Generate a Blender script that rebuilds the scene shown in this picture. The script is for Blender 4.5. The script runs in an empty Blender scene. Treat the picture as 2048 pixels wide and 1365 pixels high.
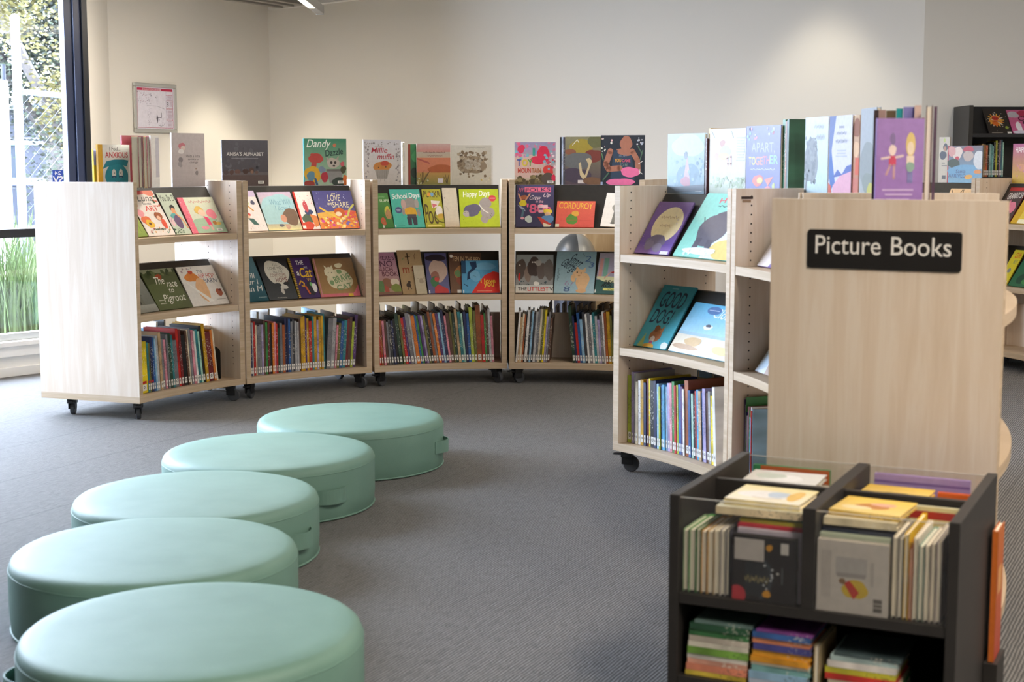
import bpy, math, random
from mathutils import Vector, Matrix

S = bpy.context.scene
COL = S.collection
rnd = random.Random(7)
PI = math.pi
R = math.radians

# ------------------------------------------------------------------ camera
F_PX, PITCH, CAM_Z = 2958.0, 0.11917, 1.22
W_PX, H_PX = 2048, 1365
cd = bpy.data.cameras.new('camera')
cam = bpy.data.objects.new('camera', cd)
COL.objects.link(cam)
cam.location = (0, 0, CAM_Z)
cam.rotation_euler = (PI / 2 - PITCH, 0, 0)
cd.sensor_width = 36.0
cd.lens = F_PX / W_PX * 36.0
cd.clip_start = 0.05
cd.clip_end = 300
cd.dof.use_dof = True
cd.dof.focus_distance = 7.6
cd.dof.aperture_fstop = 5.2
S.camera = cam

_c, _s = math.cos(PITCH), math.sin(PITCH)


def ray(px, py):
    u = (px - 1024) / F_PX
    v = -(py - 682.5) / F_PX
    return Vector((u, _c + v * _s, v * _c - _s))


def atz(px, py, z):
    d = ray(px, py)
    k = (z - CAM_Z) / d.z
    return Vector((d.x * k, d.y * k, z))


def aty(px, py, y):
    d = ray(px, py)
    k = y / d.y
    return Vector((d.x * k, y, CAM_Z + d.z * k))


# ------------------------------------------------------------------ colours and materials
def lin_rgb(c):
    if isinstance(c, str):
        c = c.lstrip('#')
        if len(c) == 3:
            c = ''.join(x * 2 for x in c)
        c = [int(c[i:i + 2], 16) / 255 for i in (0, 2, 4)]
    return tuple(x / 12.92 if x <= 0.04045 else ((x + 0.055) / 1.055) ** 2.4 for x in c) + (1.0,)


lin = lin_rgb


class NT:
    def __init__(s, name):
        s.m = bpy.data.materials.new(name)
        s.m.use_nodes = True
        s.t = s.m.node_tree
        s.b = s.t.nodes['Principled BSDF']
        s.out = s.t.nodes['Material Output']

    def n(s, typ, **kw):
        nd = s.t.nodes.new(typ)
        for k, v in kw.items():
            if k in nd.inputs:
                nd.inputs[k].default_value = v
            else:
                setattr(nd, k, v)
        return nd

    def l(s, a, ao, b, bi):
        s.t.links.new(a.outputs[ao], b.inputs[bi])

    def ramp(s, stops):
        nd = s.t.nodes.new('ShaderNodeValToRGB')
        e = nd.color_ramp.elements
        while len(e) < len(stops):
            e.new(0.5)
        for el, (p, c) in zip(e, stops):
            el.position = p
            el.color = c
        return nd


def simple(name, col, rough=0.6, metal=0.0, spec=0.5, bump=None, var=None):
    m = NT(name)
    m.b.inputs['Base Color'].default_value = lin(col)
    m.b.inputs['Roughness'].default_value = rough
    m.b.inputs['Metallic'].default_value = metal
    m.b.inputs['Specular IOR Level'].default_value = spec
    tc = m.n('ShaderNodeTexCoord')
    if var:
        nz = m.n('ShaderNodeTexNoise', Scale=var[0], Detail=3.0)
        m.l(tc, 'Object', nz, 'Vector')
        c = lin(col)
        k = var[1]
        rp = m.ramp([(0.3, tuple(x * (1 - k) for x in c[:3]) + (1,)), (0.7, tuple(min(1, x * (1 + k)) for x in c[:3]) + (1,))])
        m.l(nz, 'Fac', rp, 'Fac')
        m.l(rp, 'Color', m.b, 'Base Color')
    if bump:
        nz = m.n('ShaderNodeTexNoise', Scale=bump[0], Detail=2.0)
        m.l(tc, 'Object', nz, 'Vector')
        bp = m.n('ShaderNodeBump', Strength=bump[1], Distance=bump[2])
        m.l(nz, 'Fac', bp, 'Height')
        m.l(bp, 'Normal', m.b, 'Normal')
    return m.m


def wood(name, scale, c0='#e2d0bc', c1='#e8d9c8', c2='#dac6af'):
    m = NT(name)
    tc = m.n('ShaderNodeTexCoord')
    mp = m.n('ShaderNodeMapping')
    mp.inputs['Scale'].default_value = scale
    m.l(tc, 'Object', mp, 'Vector')
    nz = m.n('ShaderNodeTexNoise', Scale=1.0, Detail=5.0, Roughness=0.65, Distortion=0.6)
    m.l(mp, 'Vector', nz, 'Vector')
    rp = m.ramp([(0.28, lin(c2)), (0.5, lin(c0)), (0.62, lin(c1)), (0.8, lin(c0))])
    m.l(nz, 'Fac', rp, 'Fac')
    m.l(rp, 'Color', m.b, 'Base Color')
    m.b.inputs['Roughness'].default_value = 0.5
    return m.m


M = {}
M['wood'] = wood('light_oak_vertical', (26, 26, 1.6))
M['woodh'] = wood('light_oak_edge', (1.6, 1.6, 60), '#c6af92', '#d0baa0', '#b9a181')
M['black'] = simple('black_laminate', '#26231f', 0.45, var=(30, 0.15))
M['char'] = simple('charcoal_laminate', '#2b2826', 0.5, var=(14, 0.12), bump=(220, 0.15, 0.001))
M['charedge'] = simple('charcoal_edge', '#4a4541', 0.45)
M['plastic'] = simple('black_plastic', '#17171a', 0.4)
M['rim'] = simple('grey_wheel_rubber', '#46484d', 0.55)
M['hole'] = simple('pin_hole', '#241a10', 0.9)
M['page'] = simple('page_block', '#e9e0cc', 0.8, var=(400, 0.08))
M['white'] = simple('white_paint', '#e9e7e2', 0.6)
M['trimw'] = simple('white_trim', '#eeece8', 0.45)
M['wall'] = simple('cream_wall_paint', '#e9e4da', 0.75, var=(0.7, 0.015), bump=(90, 0.05, 0.002))
M['ceil'] = simple('ceiling_paint', '#d9d5cc', 0.85)
M['louvre'] = simple('dark_ceiling_slats', '#2a211c', 0.7)
M['winframe'] = simple('blue_grey_window_frame', '#2a3450', 0.35)
M['windark'] = simple('black_window_frame', '#15171c', 0.4)
M['alu'] = simple('silver_frame', '#c9c9c4', 0.35, metal=0.6)
M['steel'] = simple('galvanised_steel', '#6a7180', 0.5)
M['lamp_body'] = simple('grey_lamp_housing', '#aaa59c', 0.5)
M['bingrey'] = simple('grey_bin_lid', '#4a4b4b', 0.35, metal=0.2)
M['binbody'] = simple('dark_bin_body', '#23242f', 0.5)
M['cab'] = wood('cabinet_wood', (14, 14, 1.2), '#a9895f', '#b89a70', '#9a7a52')
M['leaf1'] = simple('olive_leaf', '#19240f', 0.8, var=(3, 0.5))
M['leaf2'] = simple('yellow_leaf', '#4a4418', 0.8, var=(3, 0.4))
M['leaf3'] = simple('dark_leaf', '#0e150b', 0.8, var=(3, 0.4))
M['grassb'] = simple('strappy_leaf', '#4c5e30', 0.7, var=(6, 0.35))
M['bark'] = simple('grey_bark', '#2c2622', 0.8)
M['paving'] = simple('outdoor_paving', '#54555c', 0.8, var=(2, 0.1))
M['render'] = simple('white_rendered_wall', '#ececea', 0.8)
M['shed'] = simple('blue_grey_cladding', '#141a28', 0.7, var=(2.0, 0.15))


def mat_print(name, rough, attr=True):
    m = NT(name)
    if attr:
        a = m.n('ShaderNodeVertexColor', layer_name='Col')
    else:
        a = m.n('ShaderNodeObjectInfo')
    tc = m.n('ShaderNodeTexCoord')
    nz = m.n('ShaderNodeTexNoise', Scale=60.0, Detail=3.0)
    m.l(tc, 'Object', nz, 'Vector')
    rp = m.ramp([(0.3, (0.91, 0.91, 0.91, 1)), (0.65, (1, 1, 1, 1))])
    m.l(nz, 'Fac', rp, 'Fac')
    mx = m.n('ShaderNodeMix', data_type='RGBA', blend_type='MULTIPLY')
    mx.inputs[0].default_value = 1.0
    m.t.links.new(a.outputs['Color'], mx.inputs[6])
    m.t.links.new(rp.outputs['Color'], mx.inputs[7])
    m.t.links.new(mx.outputs[2], m.b.inputs['Base Color'])
    m.b.inputs['Roughness'].default_value = rough
    m.b.inputs['Specular IOR Level'].default_value = 0.4
    return m.m


M['print'] = mat_print('printed_card', 0.38)
M['cover'] = mat_print('book_cover_cloth', 0.42, attr=False)


def mat_spine():
    # the printed spine: the book's own colour, a title running down it and a band, different for each book
    m = NT('printed_spine')
    oi = m.n('ShaderNodeObjectInfo')
    tc = m.n('ShaderNodeTexCoord')
    mp = m.n('ShaderNodeMapping')
    mp.inputs['Scale'].default_value = (150, 1, 130)
    m.l(tc, 'Object', mp, 'Vector')
    mul = m.n('ShaderNodeMath', operation='MULTIPLY')
    mul.inputs[1].default_value = 70.0
    m.l(oi, 'Random', mul, 0)
    nz = m.n('ShaderNodeTexNoise', noise_dimensions='4D', Scale=1.0, Detail=1.0)
    m.l(mp, 'Vector', nz, 'Vector')
    m.l(mul, 'Value', nz, 'W')
    gt = m.n('ShaderNodeMath', operation='GREATER_THAN')
    gt.inputs[1].default_value = 0.59
    m.l(nz, 'Fac', gt, 0)
    # slow colour drift along the spine
    mp2 = m.n('ShaderNodeMapping')
    mp2.inputs['Scale'].default_value = (4, 4, 14)
    m.l(tc, 'Object', mp2, 'Vector')
    n2 = m.n('ShaderNodeTexNoise', noise_dimensions='4D', Scale=1.0, Detail=2.0)
    m.l(mp2, 'Vector', n2, 'Vector')
    m.l(mul, 'Value', n2, 'W')
    hsv = m.n('ShaderNodeHueSaturation')
    mr = m.n('ShaderNodeMapRange')
    mr.inputs[1].default_value = 0.3
    mr.inputs[2].default_value = 0.7
    mr.inputs[3].default_value = 0.6
    mr.inputs[4].default_value = 1.3
    m.l(n2, 'Fac', mr, 'Value')
    m.l(mr, 'Result', hsv, 'Value')
    m.l(oi, 'Color', hsv, 'Color')
    # title colour: light on most, dark on some
    g2 = m.n('ShaderNodeMath', operation='GREATER_THAN')
    g2.inputs[1].default_value = 0.45
    m.l(oi, 'Random', g2, 0)
    tcol = m.n('ShaderNodeMix', data_type='RGBA')
    m.t.links.new(g2.outputs[0], tcol.inputs[0])
    tcol.inputs[6].default_value = (0.02, 0.02, 0.03, 1)
    tcol.inputs[7].default_value = (0.8, 0.76, 0.65, 1)
    # only on the spine face itself, and only along the title's stretch
    sx = m.n('ShaderNodeSeparateXYZ')
    m.l(tc, 'Object', sx, 'Vector')
    lt = m.n('ShaderNodeMath', operation='LESS_THAN')
    lt.inputs[1].default_value = 0.0004
    m.l(sx, 'Y', lt, 0)
    zr = m.n('ShaderNodeMath', operation='COMPARE')
    zr.inputs[1].default_value = 0.15
    zr.inputs[2].default_value = 0.075
    m.l(sx, 'Z', zr, 0)
    both = m.n('ShaderNodeMath', operation='MULTIPLY')
    m.l(lt, 'Value', both, 0)
    m.l(zr, 'Value', both, 1)
    f0 = m.n('ShaderNodeMath', operation='MULTIPLY')
    m.l(gt, 'Value', f0, 0)
    m.l(both, 'Value', f0, 1)
    fac = m.n('ShaderNodeMath', operation='MULTIPLY')
    fac.inputs[1].default_value = 0.42
    m.l(f0, 'Value', fac, 0)
    mx = m.n('ShaderNodeMix', data_type='RGBA')
    m.t.links.new(fac.outputs[0], mx.inputs[0])
    m.t.links.new(hsv.outputs['Color'], mx.inputs[6])
    m.t.links.new(tcol.outputs[2], mx.inputs[7])
    m.t.links.new(mx.outputs[2], m.b.inputs['Base Color'])
    m.b.inputs['Roughness'].default_value = 0.4
    return m.m


M['spine'] = mat_spine()


def mat_carpet():
    m = NT('ribbed_carpet')
    tc = m.n('ShaderNodeTexCoord')
    mp = m.n('ShaderNodeMapping')
    mp.inputs['Rotation'].default_value = (0, 0, R(-63.5))
    m.l(tc, 'Object', mp, 'Vector')
    wv = m.n('ShaderNodeTexWave', wave_type='BANDS', bands_direction='Y', Scale=34.0, Distortion=2.2, Detail=2.0)
    wv.inputs['Detail Scale'].default_value = 0.6
    m.l(mp, 'Vector', wv, 'Vector')
    mp2 = m.n('ShaderNodeMapping')
    mp2.inputs['Scale'].default_value = (22, 110, 1)
    m.l(mp, 'Vector', mp2, 'Vector')
    nz = m.n('ShaderNodeTexNoise', Scale=1.0, Detail=3.0, Roughness=0.7)
    m.l(mp2, 'Vector', nz, 'Vector')
    n3 = m.n('ShaderNodeTexNoise', Scale=420.0, Detail=2.0)
    m.l(tc, 'Object', n3, 'Vector')
    add = m.n('ShaderNodeMath', operation='MULTIPLY')
    m.l(wv, 'Fac', add, 0)
    m.l(nz, 'Fac', add, 1)
    a2 = m.n('ShaderNodeMath', operation='MULTIPLY_ADD')
    a2.inputs[1].default_value = 0.35
    m.l(n3, 'Fac', a2, 0)
    m.l(add, 'Value', a2, 2)
    rp = m.ramp([(0.17, lin('#121110')), (0.33, lin('#312f2d')), (0.47, lin('#555250')), (0.66, lin('#83807d'))])
    m.l(a2, 'Value', rp, 'Fac')
    # joints between the carpet tiles
    sp = m.n('ShaderNodeSeparateXYZ')
    m.l(mp, 'Vector', sp, 'Vector')
    s1 = m.n('ShaderNodeMath', operation='MULTIPLY_ADD')
    s1.inputs[1].default_value = 2.0
    s1.inputs[2].default_value = -0.522
    m.l(sp, 'Y', s1, 0)
    s2 = m.n('ShaderNodeMath', operation='FRACT')
    m.l(s1, 'Value', s2, 0)
    s3 = m.n('ShaderNodeMath', operation='LESS_THAN')
    s3.inputs[1].default_value = 0.012
    m.l(s2, 'Value', s3, 0)
    s4 = m.n('ShaderNodeMath', operation='MULTIPLY')
    s4.inputs[1].default_value = 0.55
    m.l(s3, 'Value', s4, 0)
    jm = m.n('ShaderNodeMix', data_type='RGBA')
    m.t.links.new(s4.outputs[0], jm.inputs[0])
    m.t.links.new(rp.outputs['Color'], jm.inputs[6])
    jm.inputs[7].default_value = (0.012, 0.012, 0.012, 1)
    m.t.links.new(jm.outputs[2], m.b.inputs['Base Color'])
    bp = m.n('ShaderNodeBump', Strength=0.9, Distance=0.006)
    m.l(a2, 'Value', bp, 'Height')
    m.l(bp, 'Normal', m.b, 'Normal')
    m.b.inputs['Roughness'].default_value = 0.7
    m.b.inputs['Specular IOR Level'].default_value = 0.3
    m.b.inputs['Sheen Weight'].default_value = 0.25
    m.b.inputs['Sheen Roughness'].default_value = 0.5
    return m.m


M['carpet'] = mat_carpet()


def mat_fabric():
    m = NT('mint_vinyl_fabric')
    tc = m.n('ShaderNodeTexCoord')
    n1 = m.n('ShaderNodeTexNoise', Scale=350.0, Detail=2.0)
    m.l(tc, 'Object', n1, 'Vector')
    n2 = m.n('ShaderNodeTexNoise', Scale=5.0, Detail=3.0)
    m.l(tc, 'Object', n2, 'Vector')
    rp = m.ramp([(0.3, lin('#6f9486')), (0.7, lin('#799e90'))])
    m.l(n2, 'Fac', rp, 'Fac')
    m.l(rp, 'Color', m.b, 'Base Color')
    ad = m.n('ShaderNodeMath', operation='MULTIPLY_ADD')
    ad.inputs[1].default_value = 6.0
    m.l(n2, 'Fac', ad, 0)
    m.l(n1, 'Fac', ad, 2)
    bp = m.n('ShaderNodeBump', Strength=0.25, Distance=0.002)
    m.l(ad, 'Value', bp, 'Height')
    m.l(bp, 'Normal', m.b, 'Normal')
    m.b.inputs['Roughness'].default_value = 0.55
    return m.m


M['mint'] = mat_fabric()


def mat_clear(name, gloss, tint=(1, 1, 1, 1)):
    m = NT(name)
    m.t.nodes.remove(m.b)
    tr = m.n('ShaderNodeBsdfTransparent')
    tr.inputs['Color'].default_value = tint
    gl = m.n('ShaderNodeBsdfGlossy', Roughness=0.03)
    mx = m.n('ShaderNodeMixShader')
    mx.inputs[0].default_value = gloss
    m.l(tr, 'BSDF', mx, 1)
    m.l(gl, 'BSDF', mx, 2)
    m.l(mx, 'Shader', m.out, 'Surface')
    return m.m


M['glass'] = mat_clear('window_glass', 0.04)
M['acrylic'] = mat_clear('clear_acrylic', 0.05, (0.93, 0.93, 0.92, 1))
M['acredge'] = simple('acrylic_edge', '#b9b4ab', 0.25)


def mat_emit(name, col, k):
    m = NT(name)
    m.t.nodes.remove(m.b)
    e = m.n('ShaderNodeEmission', Color=lin(col), Strength=k)
    m.l(e, 'Emission', m.out, 'Surface')
    return m.m


M['lampglow'] = mat_emit('lit_diffuser', '#fff6df', 6.0)


# ------------------------------------------------------------------ mesh helpers
class MB:
    def __init__(s):
        s.v, s.f, s.mi, s.c = [], [], [], []

    def face(s, pts, mi=0, col=None):
        b = len(s.v)
        s.v += [tuple(p) for p in pts]
        s.f.append(tuple(range(b, b + len(pts))))
        s.mi.append(mi)
        s.c.append(col)

    def add(s, verts, faces, mi=0, col=None):
        b = len(s.v)
        s.v += [tuple(p) for p in verts]
        for f in faces:
            s.f.append(tuple(b + i for i in f))
            s.mi.append(mi)
            s.c.append(col)
        return s

    def box(s, x0, y0, z0, x1, y1, z1, mi=0, M4=None, col=None):
        v = [Vector(p) for p in ((x0, y0, z0), (x1, y0, z0), (x1, y1, z0), (x0, y1, z0), (x0, y0, z1), (x1, y0, z1), (x1, y1, z1), (x0, y1, z1))]
        if M4:
            v = [M4 @ p for p in v]
        return s.add(v, [(3, 2, 1, 0), (4, 5, 6, 7), (0, 1, 5, 4), (1, 2, 6, 5), (2, 3, 7, 6), (3, 0, 4, 7)], mi, col)

    def prism(s, poly, z0, z1, mi=0, M4=None):
        n = len(poly)
        v = [Vector((x, y, z0)) for x, y in poly] + [Vector((x, y, z1)) for x, y in poly]
        if M4:
            v = [M4 @ p for p in v]
        fs = [tuple(range(n))[::-1], tuple(range(n, 2 * n))] + [(i, (i + 1) % n, n + (i + 1) % n, n + i) for i in range(n)]
        return s.add(v, fs, mi)

    def tube(s, pts, r, n=8, mi=0, cap=True):
        pts = [Vector(p) for p in pts]
        b = len(s.v)
        up = None
        for i, p in enumerate(pts):
            d = (pts[min(i + 1, len(pts) - 1)] - pts[max(i - 1, 0)]).normalized()
            if up is None:
                a = Vector((0, 0, 1)) if abs(d.z) < 0.9 else Vector((1, 0, 0))
                u = d.cross(a).normalized()
            else:
                u = (up - d * up.dot(d)).normalized()
            up = u
            w = d.cross(u)
            for k in range(n):
                t = 2 * PI * k / n
                s.v.append(tuple(p + (u * math.cos(t) + w * math.sin(t)) * r))
        for i in range(len(pts) - 1):
            for k in range(n):
                s.f.append((b + i * n + k, b + i * n + (k + 1) % n, b + (i + 1) * n + (k + 1) % n, b + (i + 1) * n + k))
                s.mi.append(mi)
                s.c.append(None)
        if cap:
            s.f.append(tuple(b + k for k in range(n))[::-1])
            s.f.append(tuple(b + (len(pts) - 1) * n + k for k in range(n)))
            s.mi += [mi, mi]
            s.c += [None, None]
        return s

    def lathe(s, prof, n=48, mi=0):
        b = len(s.v)
        for r, z in prof:
            for k in range(n):
                t = 2 * PI * k / n
                s.v.append((r * math.cos(t), r * math.sin(t), z))
        for i in range(len(prof) - 1):
            for k in range(n):
                s.f.append((b + i * n + k, b + i * n + (k + 1) % n, b + (i + 1) * n + (k + 1) % n, b + (i + 1) * n + k))
                s.mi.append(mi)
                s.c.append(None)
        s.f.append(tuple(b + k for k in range(n))[::-1])
        s.f.append(tuple(b + (len(prof) - 1) * n + k for k in range(n)))
        s.mi += [mi, mi]
        s.c += [None, None]
        return s

    def build(s, name, mats, parent=None, smooth=False, bevel=0):
        me = bpy.data.meshes.new(name)
        me.from_pydata(s.v, [], s.f)
        if not isinstance(mats, (list, tuple)):
            mats = [mats]
        for m in mats:
            me.materials.append(m)
        me.polygons.foreach_set('material_index', s.mi)
        if smooth:
            me.polygons.foreach_set('use_smooth', [True] * len(s.f))
        if any(c is not None for c in s.c):
            ca = me.color_attributes.new('Col', 'FLOAT_COLOR', 'CORNER')
            buf = []
            for f, c in zip(s.f, s.c):
                c = c or (1, 1, 1, 1)
                if isinstance(c, list):
                    for q in c:
                        buf += q
                else:
                    buf += list(c) * len(f)
            ca.data.foreach_set('color', buf)
        me.update()
        o = bpy.data.objects.new(name, me)
        COL.objects.link(o)
        if parent:
            o.parent = parent
        if bevel:
            md = o.modifiers.new('bevel', 'BEVEL')
            md.width = bevel
            md.segments = 2
            md.limit_method = 'ANGLE'
        return o


def tag(o, label, cat, group=None, kind=None):
    o['label'] = label
    o['category'] = cat
    if group:
        o['group'] = group
    if kind:
        o['kind'] = kind
    return o


def struct(o, label=None):
    o['kind'] = 'structure'
    if label:
        o['label'] = label
    return o


def empty(name, mw=None):
    o = bpy.data.objects.new(name, None)
    o.empty_display_size = 0.1
    COL.objects.link(o)
    if mw is not None:
        o.matrix_world = mw
    return o


def copy_tree(o, parent=None):
    c = o.copy()
    COL.objects.link(c)
    if parent:
        c.parent = parent
    for ch in list(o.children):
        copy_tree(ch, c)
    return c


# ------------------------------------------------------------------ text as mesh
_tc = {}


def text_mesh(txt, bold=0.0):
    k = (txt, bold)
    if k not in _tc:
        cu = bpy.data.curves.new('lettering', 'FONT')
        cu.body = txt
        cu.size = 1.0
        cu.offset = bold
        cu.resolution_u = 4
        o = bpy.data.objects.new('lettering', cu)
        COL.objects.link(o)
        bpy.context.view_layer.update()
        me = o.to_mesh()
        v = [(p.co.x, p.co.y) for p in me.vertices]
        f = [tuple(p.vertices) for p in me.polygons]
        o.to_mesh_clear()
        bpy.data.objects.remove(o)
        bpy.data.curves.remove(cu)
        x0, x1 = min(p[0] for p in v), max(p[0] for p in v)
        y0, y1 = min(p[1] for p in v), max(p[1] for p in v)
        _tc[k] = ([((x - x0) / (x1 - x0), (y - y0) / (y1 - y0)) for x, y in v], f)
    return _tc[k]


# ------------------------------------------------------------------ cover art (shapes printed on a cover, in its own unit square)
INK = [1.0]


def art(Wd, Hd, ops, name='cover_picture', mat=None, step=0.00006, base=0.0003):
    mb = MB()
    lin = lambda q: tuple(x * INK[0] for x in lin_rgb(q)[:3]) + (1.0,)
    layer = [0]

    def put(pts, col, faces=None):
        y = -base - step * layer[0]
        P = [(min(max(x, 0.0), 1.0) * Wd, y, min(max(z, 0.0), 1.0) * Hd) for x, z in pts]
        if faces is None:
            mb.face(P, 0, col)
        else:
            mb.add(P, faces, 0, col)

    for op in ops:
        k = op[0]
        layer[0] += 1
        if k == 'bg':
            put([(0, 0), (1, 0), (1, 1), (0, 1)], lin(op[1]))
        elif k == 'g':
            a, b = lin(op[1]), lin(op[2])
            x0, z0, x1, z1 = op[3] if len(op) > 3 else (0, 0, 1, 1)
            put([(x0, z0), (x1, z0), (x1, z1), (x0, z1)], [b, b, a, a])
        elif k == 'r':
            x0, z0, x1, z1, c = op[1:6]
            put([(x0, z0), (x1, z0), (x1, z1), (x0, z1)], lin(c))
        elif k in ('e', 'b'):
            cx, cz, rx, rz, c = op[1:6]
            rot = R(op[6]) if k == 'e' and len(op) > 6 else 0.0
            rg = random.Random(op[6]) if k == 'b' and len(op) > 6 else None
            n = 40
            ph = [rg.random() * 6.28 for _ in range(3)] if rg else None
            pts = []
            for i in range(n):
                t = 2 * PI * i / n
                q = 1.0
                if rg:
                    q = 1 + 0.08 * math.sin(2 * t + ph[0]) + 0.06 * math.sin(3 * t + ph[1]) + 0.025 * math.sin(6 * t + ph[2])
                ex, ez = rx * Wd * q * math.cos(t), rz * Hd * q * math.sin(t)
                ex, ez = ex * math.cos(rot) - ez * math.sin(rot), ex * math.sin(rot) + ez * math.cos(rot)
                pts.append((cx + ex / Wd, cz + ez / Hd))
            put(pts, lin(c))
        elif k == 'p':
            put(op[1], lin(op[2]))
        elif k == 'l':
            pts, w, c = op[1], op[2], lin(op[3])
            if w > 0.025:
                for xa, za in pts:
                    put([(xa + w / 2 * math.cos(i * PI / 7), za + w / 2 * Wd / Hd * math.sin(i * PI / 7)) for i in range(14)], c)
            for (xa, za), (xb, zb) in zip(pts[:-1], pts[1:]):
                dx, dz = (xb - xa) * Wd, (zb - za) * Hd
                L = math.hypot(dx, dz) or 1
                nx, nz = -dz / L * w * Wd / 2, dx / L * w * Wd / 2
                put([(xa + nx / Wd, za + nz / Hd), (xa - nx / Wd, za - nz / Hd), (xb - nx / Wd, zb - nz / Hd), (xb + nx / Wd, zb + nz / Hd)], c)
        elif k == 's':
            x0, z0, x1, z1, n, r0, r1, cols, seed = op[1:10]
            rg = random.Random(seed)
            for i in range(n):
                cx, cz = rg.uniform(x0, x1), rg.uniform(z0, z1)
                r = rg.uniform(r0, r1)
                a0 = rg.random() * 6
                m = rg.choice((5, 6, 7))
                put([(cx + r * rg.uniform(0.7, 1.2) * math.cos(a0 + 2 * PI * j / m), cz + r * Wd / Hd * rg.uniform(0.7, 1.2) * math.sin(a0 + 2 * PI * j / m)) for j in range(m)], lin(rg.choice(cols)))
                if i % 12 == 11:
                    layer[0] += 1
        elif k == 't':
            txt, x0, z0, x1, z1, c = op[1:7]
            sh = op[7] if len(op) > 7 else 0.0
            rot = R(op[8]) if len(op) > 8 else 0.0
            bold = op[9] if len(op) > 9 else 0.0
            if txt == '~':
                # writing too small or blurred to read: a wavy stroke
                n_ = 26
                for i in range(n_):
                    za, zb_ = [(z0 + z1) / 2 + (z1 - z0) * 0.3 * math.sin(q * 2.1 + 1.3 * math.sin(q * .7)) for q in (i, i + 1)]
                    xa, xb = x0 + (x1 - x0) * i / n_, x0 + (x1 - x0) * (i + 1) / n_
                    tw = (z1 - z0) * 0.16
                    put([(xa, za - tw), (xb, zb_ - tw), (xb, zb_ + tw), (xa, za + tw)], lin(c))
                continue
            v, f = text_mesh(txt, min(bold, 0.05) * 0.4)
            mx, mz = (x0 + x1) / 2 * Wd, (z0 + z1) / 2 * Hd
            w, h = (x1 - x0) * Wd, (z1 - z0) * Hd
            pts = []
            for x, y in v:
                ex, ez = (x - 0.5) * w + sh * (y - 0.5) * h, (y - 0.5) * h
                ex, ez = ex * math.cos(rot) - ez * math.sin(rot), ex * math.sin(rot) + ez * math.cos(rot)
                pts.append(((mx + ex) / Wd, (mz + ez) / Hd))
            put(pts, lin(c), f)
    return mb


def lines(x0, z0, x1, z1, n, c, seed=1):
    rg = random.Random(seed)
    out = []
    for i in range(n):
        z = z0 + (z1 - z0) * (i + 0.5) / n
        h = (z1 - z0) / n * 0.25
        a = rg.uniform(0, 0.15) * (x1 - x0)
        out.append(('r', x0 + a, z - h, x1 - a, z + h, c))
    return out


# ------------------------------------------------------------------ curved bookcases
D = 0.5635
DL = R(23.28)
CH = 0.743
TH = 0.0297
RIN = CH / 2 / math.sin(DL / 2)
YC = -RIN * math.cos(DL / 2)          # the arc's centre, on the local y axis
Z_BASE, Z_TOP = 0.085, 1.135
Z_FLOOR_IN = 0.116
SH_TOP, SH_MID, SH_T = 0.868, 0.50, 0.030
RIDGE = 1.102
UNITS = {
    'L1': (-1.5773, 7.2742, 58.31), 'L2': (-1.0694, 7.8008, 34.96), 'L3': (-0.3896, 8.1024, 12.76), 'L4': (0.3505, 8.1021, -9.80),
    'R1': (0.5822, 5.4923, -61.03), 'R2': (0.8083, 4.7807, -82.98), 'R3': (0.7543, 4.0515, -106.74),
    'B1': (2.544, 9.233, -49.0), 'B2': (2.906, 8.593, -72.0),
}


def lp(a, dr, z):
    """local point: a = angle along the arc (rad), dr = depth behind the front"""
    return Vector(((RIN + dr) * math.sin(a), (RIN + dr) * math.cos(a) + YC, z))


def umat(u):
    x, y, h = UNITS[u]
    return Matrix.Translation((x, y, 0)) @ Matrix.Rotation(R(h), 4, 'Z')


def wp(u, a, dr, z):
    return umat(u) @ lp(a, dr, z)


def heading(u, a):
    return R(UNITS[u][2]) - a


def centre(u):
    return umat(u) @ Vector((0, YC, 0))


def ang_at(u, px, py, dr):
    """angle at which the sight line meets the upright cylinder dr behind the unit's front"""
    C = centre(u)
    d = ray(px, py)
    r = RIN + dr
    a = d.x ** 2 + d.y ** 2
    b = -2 * (C.x * d.x + C.y * d.y)
    c = C.x ** 2 + C.y ** 2 - r * r
    disc = max(b * b - 4 * a * c, 0)
    k = (-b + math.sqrt(disc)) / 2 / a
    return ang_of(u, Vector((d.x * k, d.y * k, 0)))


def ang_of(u, P):
    q = umat(u).inverted() @ Vector((P.x, P.y, 0))
    return math.atan2(q.x, q.y - YC)


def ang_z(u, px, py, z):
    return ang_of(u, atz(px, py, z))


def arc_slab(mb, a0, a1, d0, d1, z0, z1, n=14, mi=0):
    v, f = [], []
    for i in range(n + 1):
        a = a0 + (a1 - a0) * i / n
        v += [lp(a, d0, z0), lp(a, d1, z0), lp(a, d1, z1), lp(a, d0, z1)]
    for i in range(n):
        b = 4 * i
        for k in range(4):
            f.append((b + k, b + 4 + k, b + 4 + (k + 1) % 4, b + (k + 1) % 4))
    f.append((0, 1, 2, 3))
    f.append((4 * n + 3, 4 * n + 2, 4 * n + 1, 4 * n))
    mb.add(v, f, mi)


def arc_profile(mb, a0, a1, prof, n=14, mi=0):
    """sweep a closed (dr, z) outline along the arc"""
    m = len(prof)
    v, f = [], []
    for i in range(n + 1):
        a = a0 + (a1 - a0) * i / n
        v += [lp(a, d, z) for d, z in prof]
    for i in range(n):
        b = m * i
        for k in range(m):
            f.append((b + k, b + m + k, b + m + (k + 1) % m, b + (k + 1) % m))
    f.append(tuple(range(m)))
    f.append(tuple(range(m * n, m * n + m))[::-1])
    mb.add(v, f, mi)


SL_D0, SL_D1 = 0.085, 0.245


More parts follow.
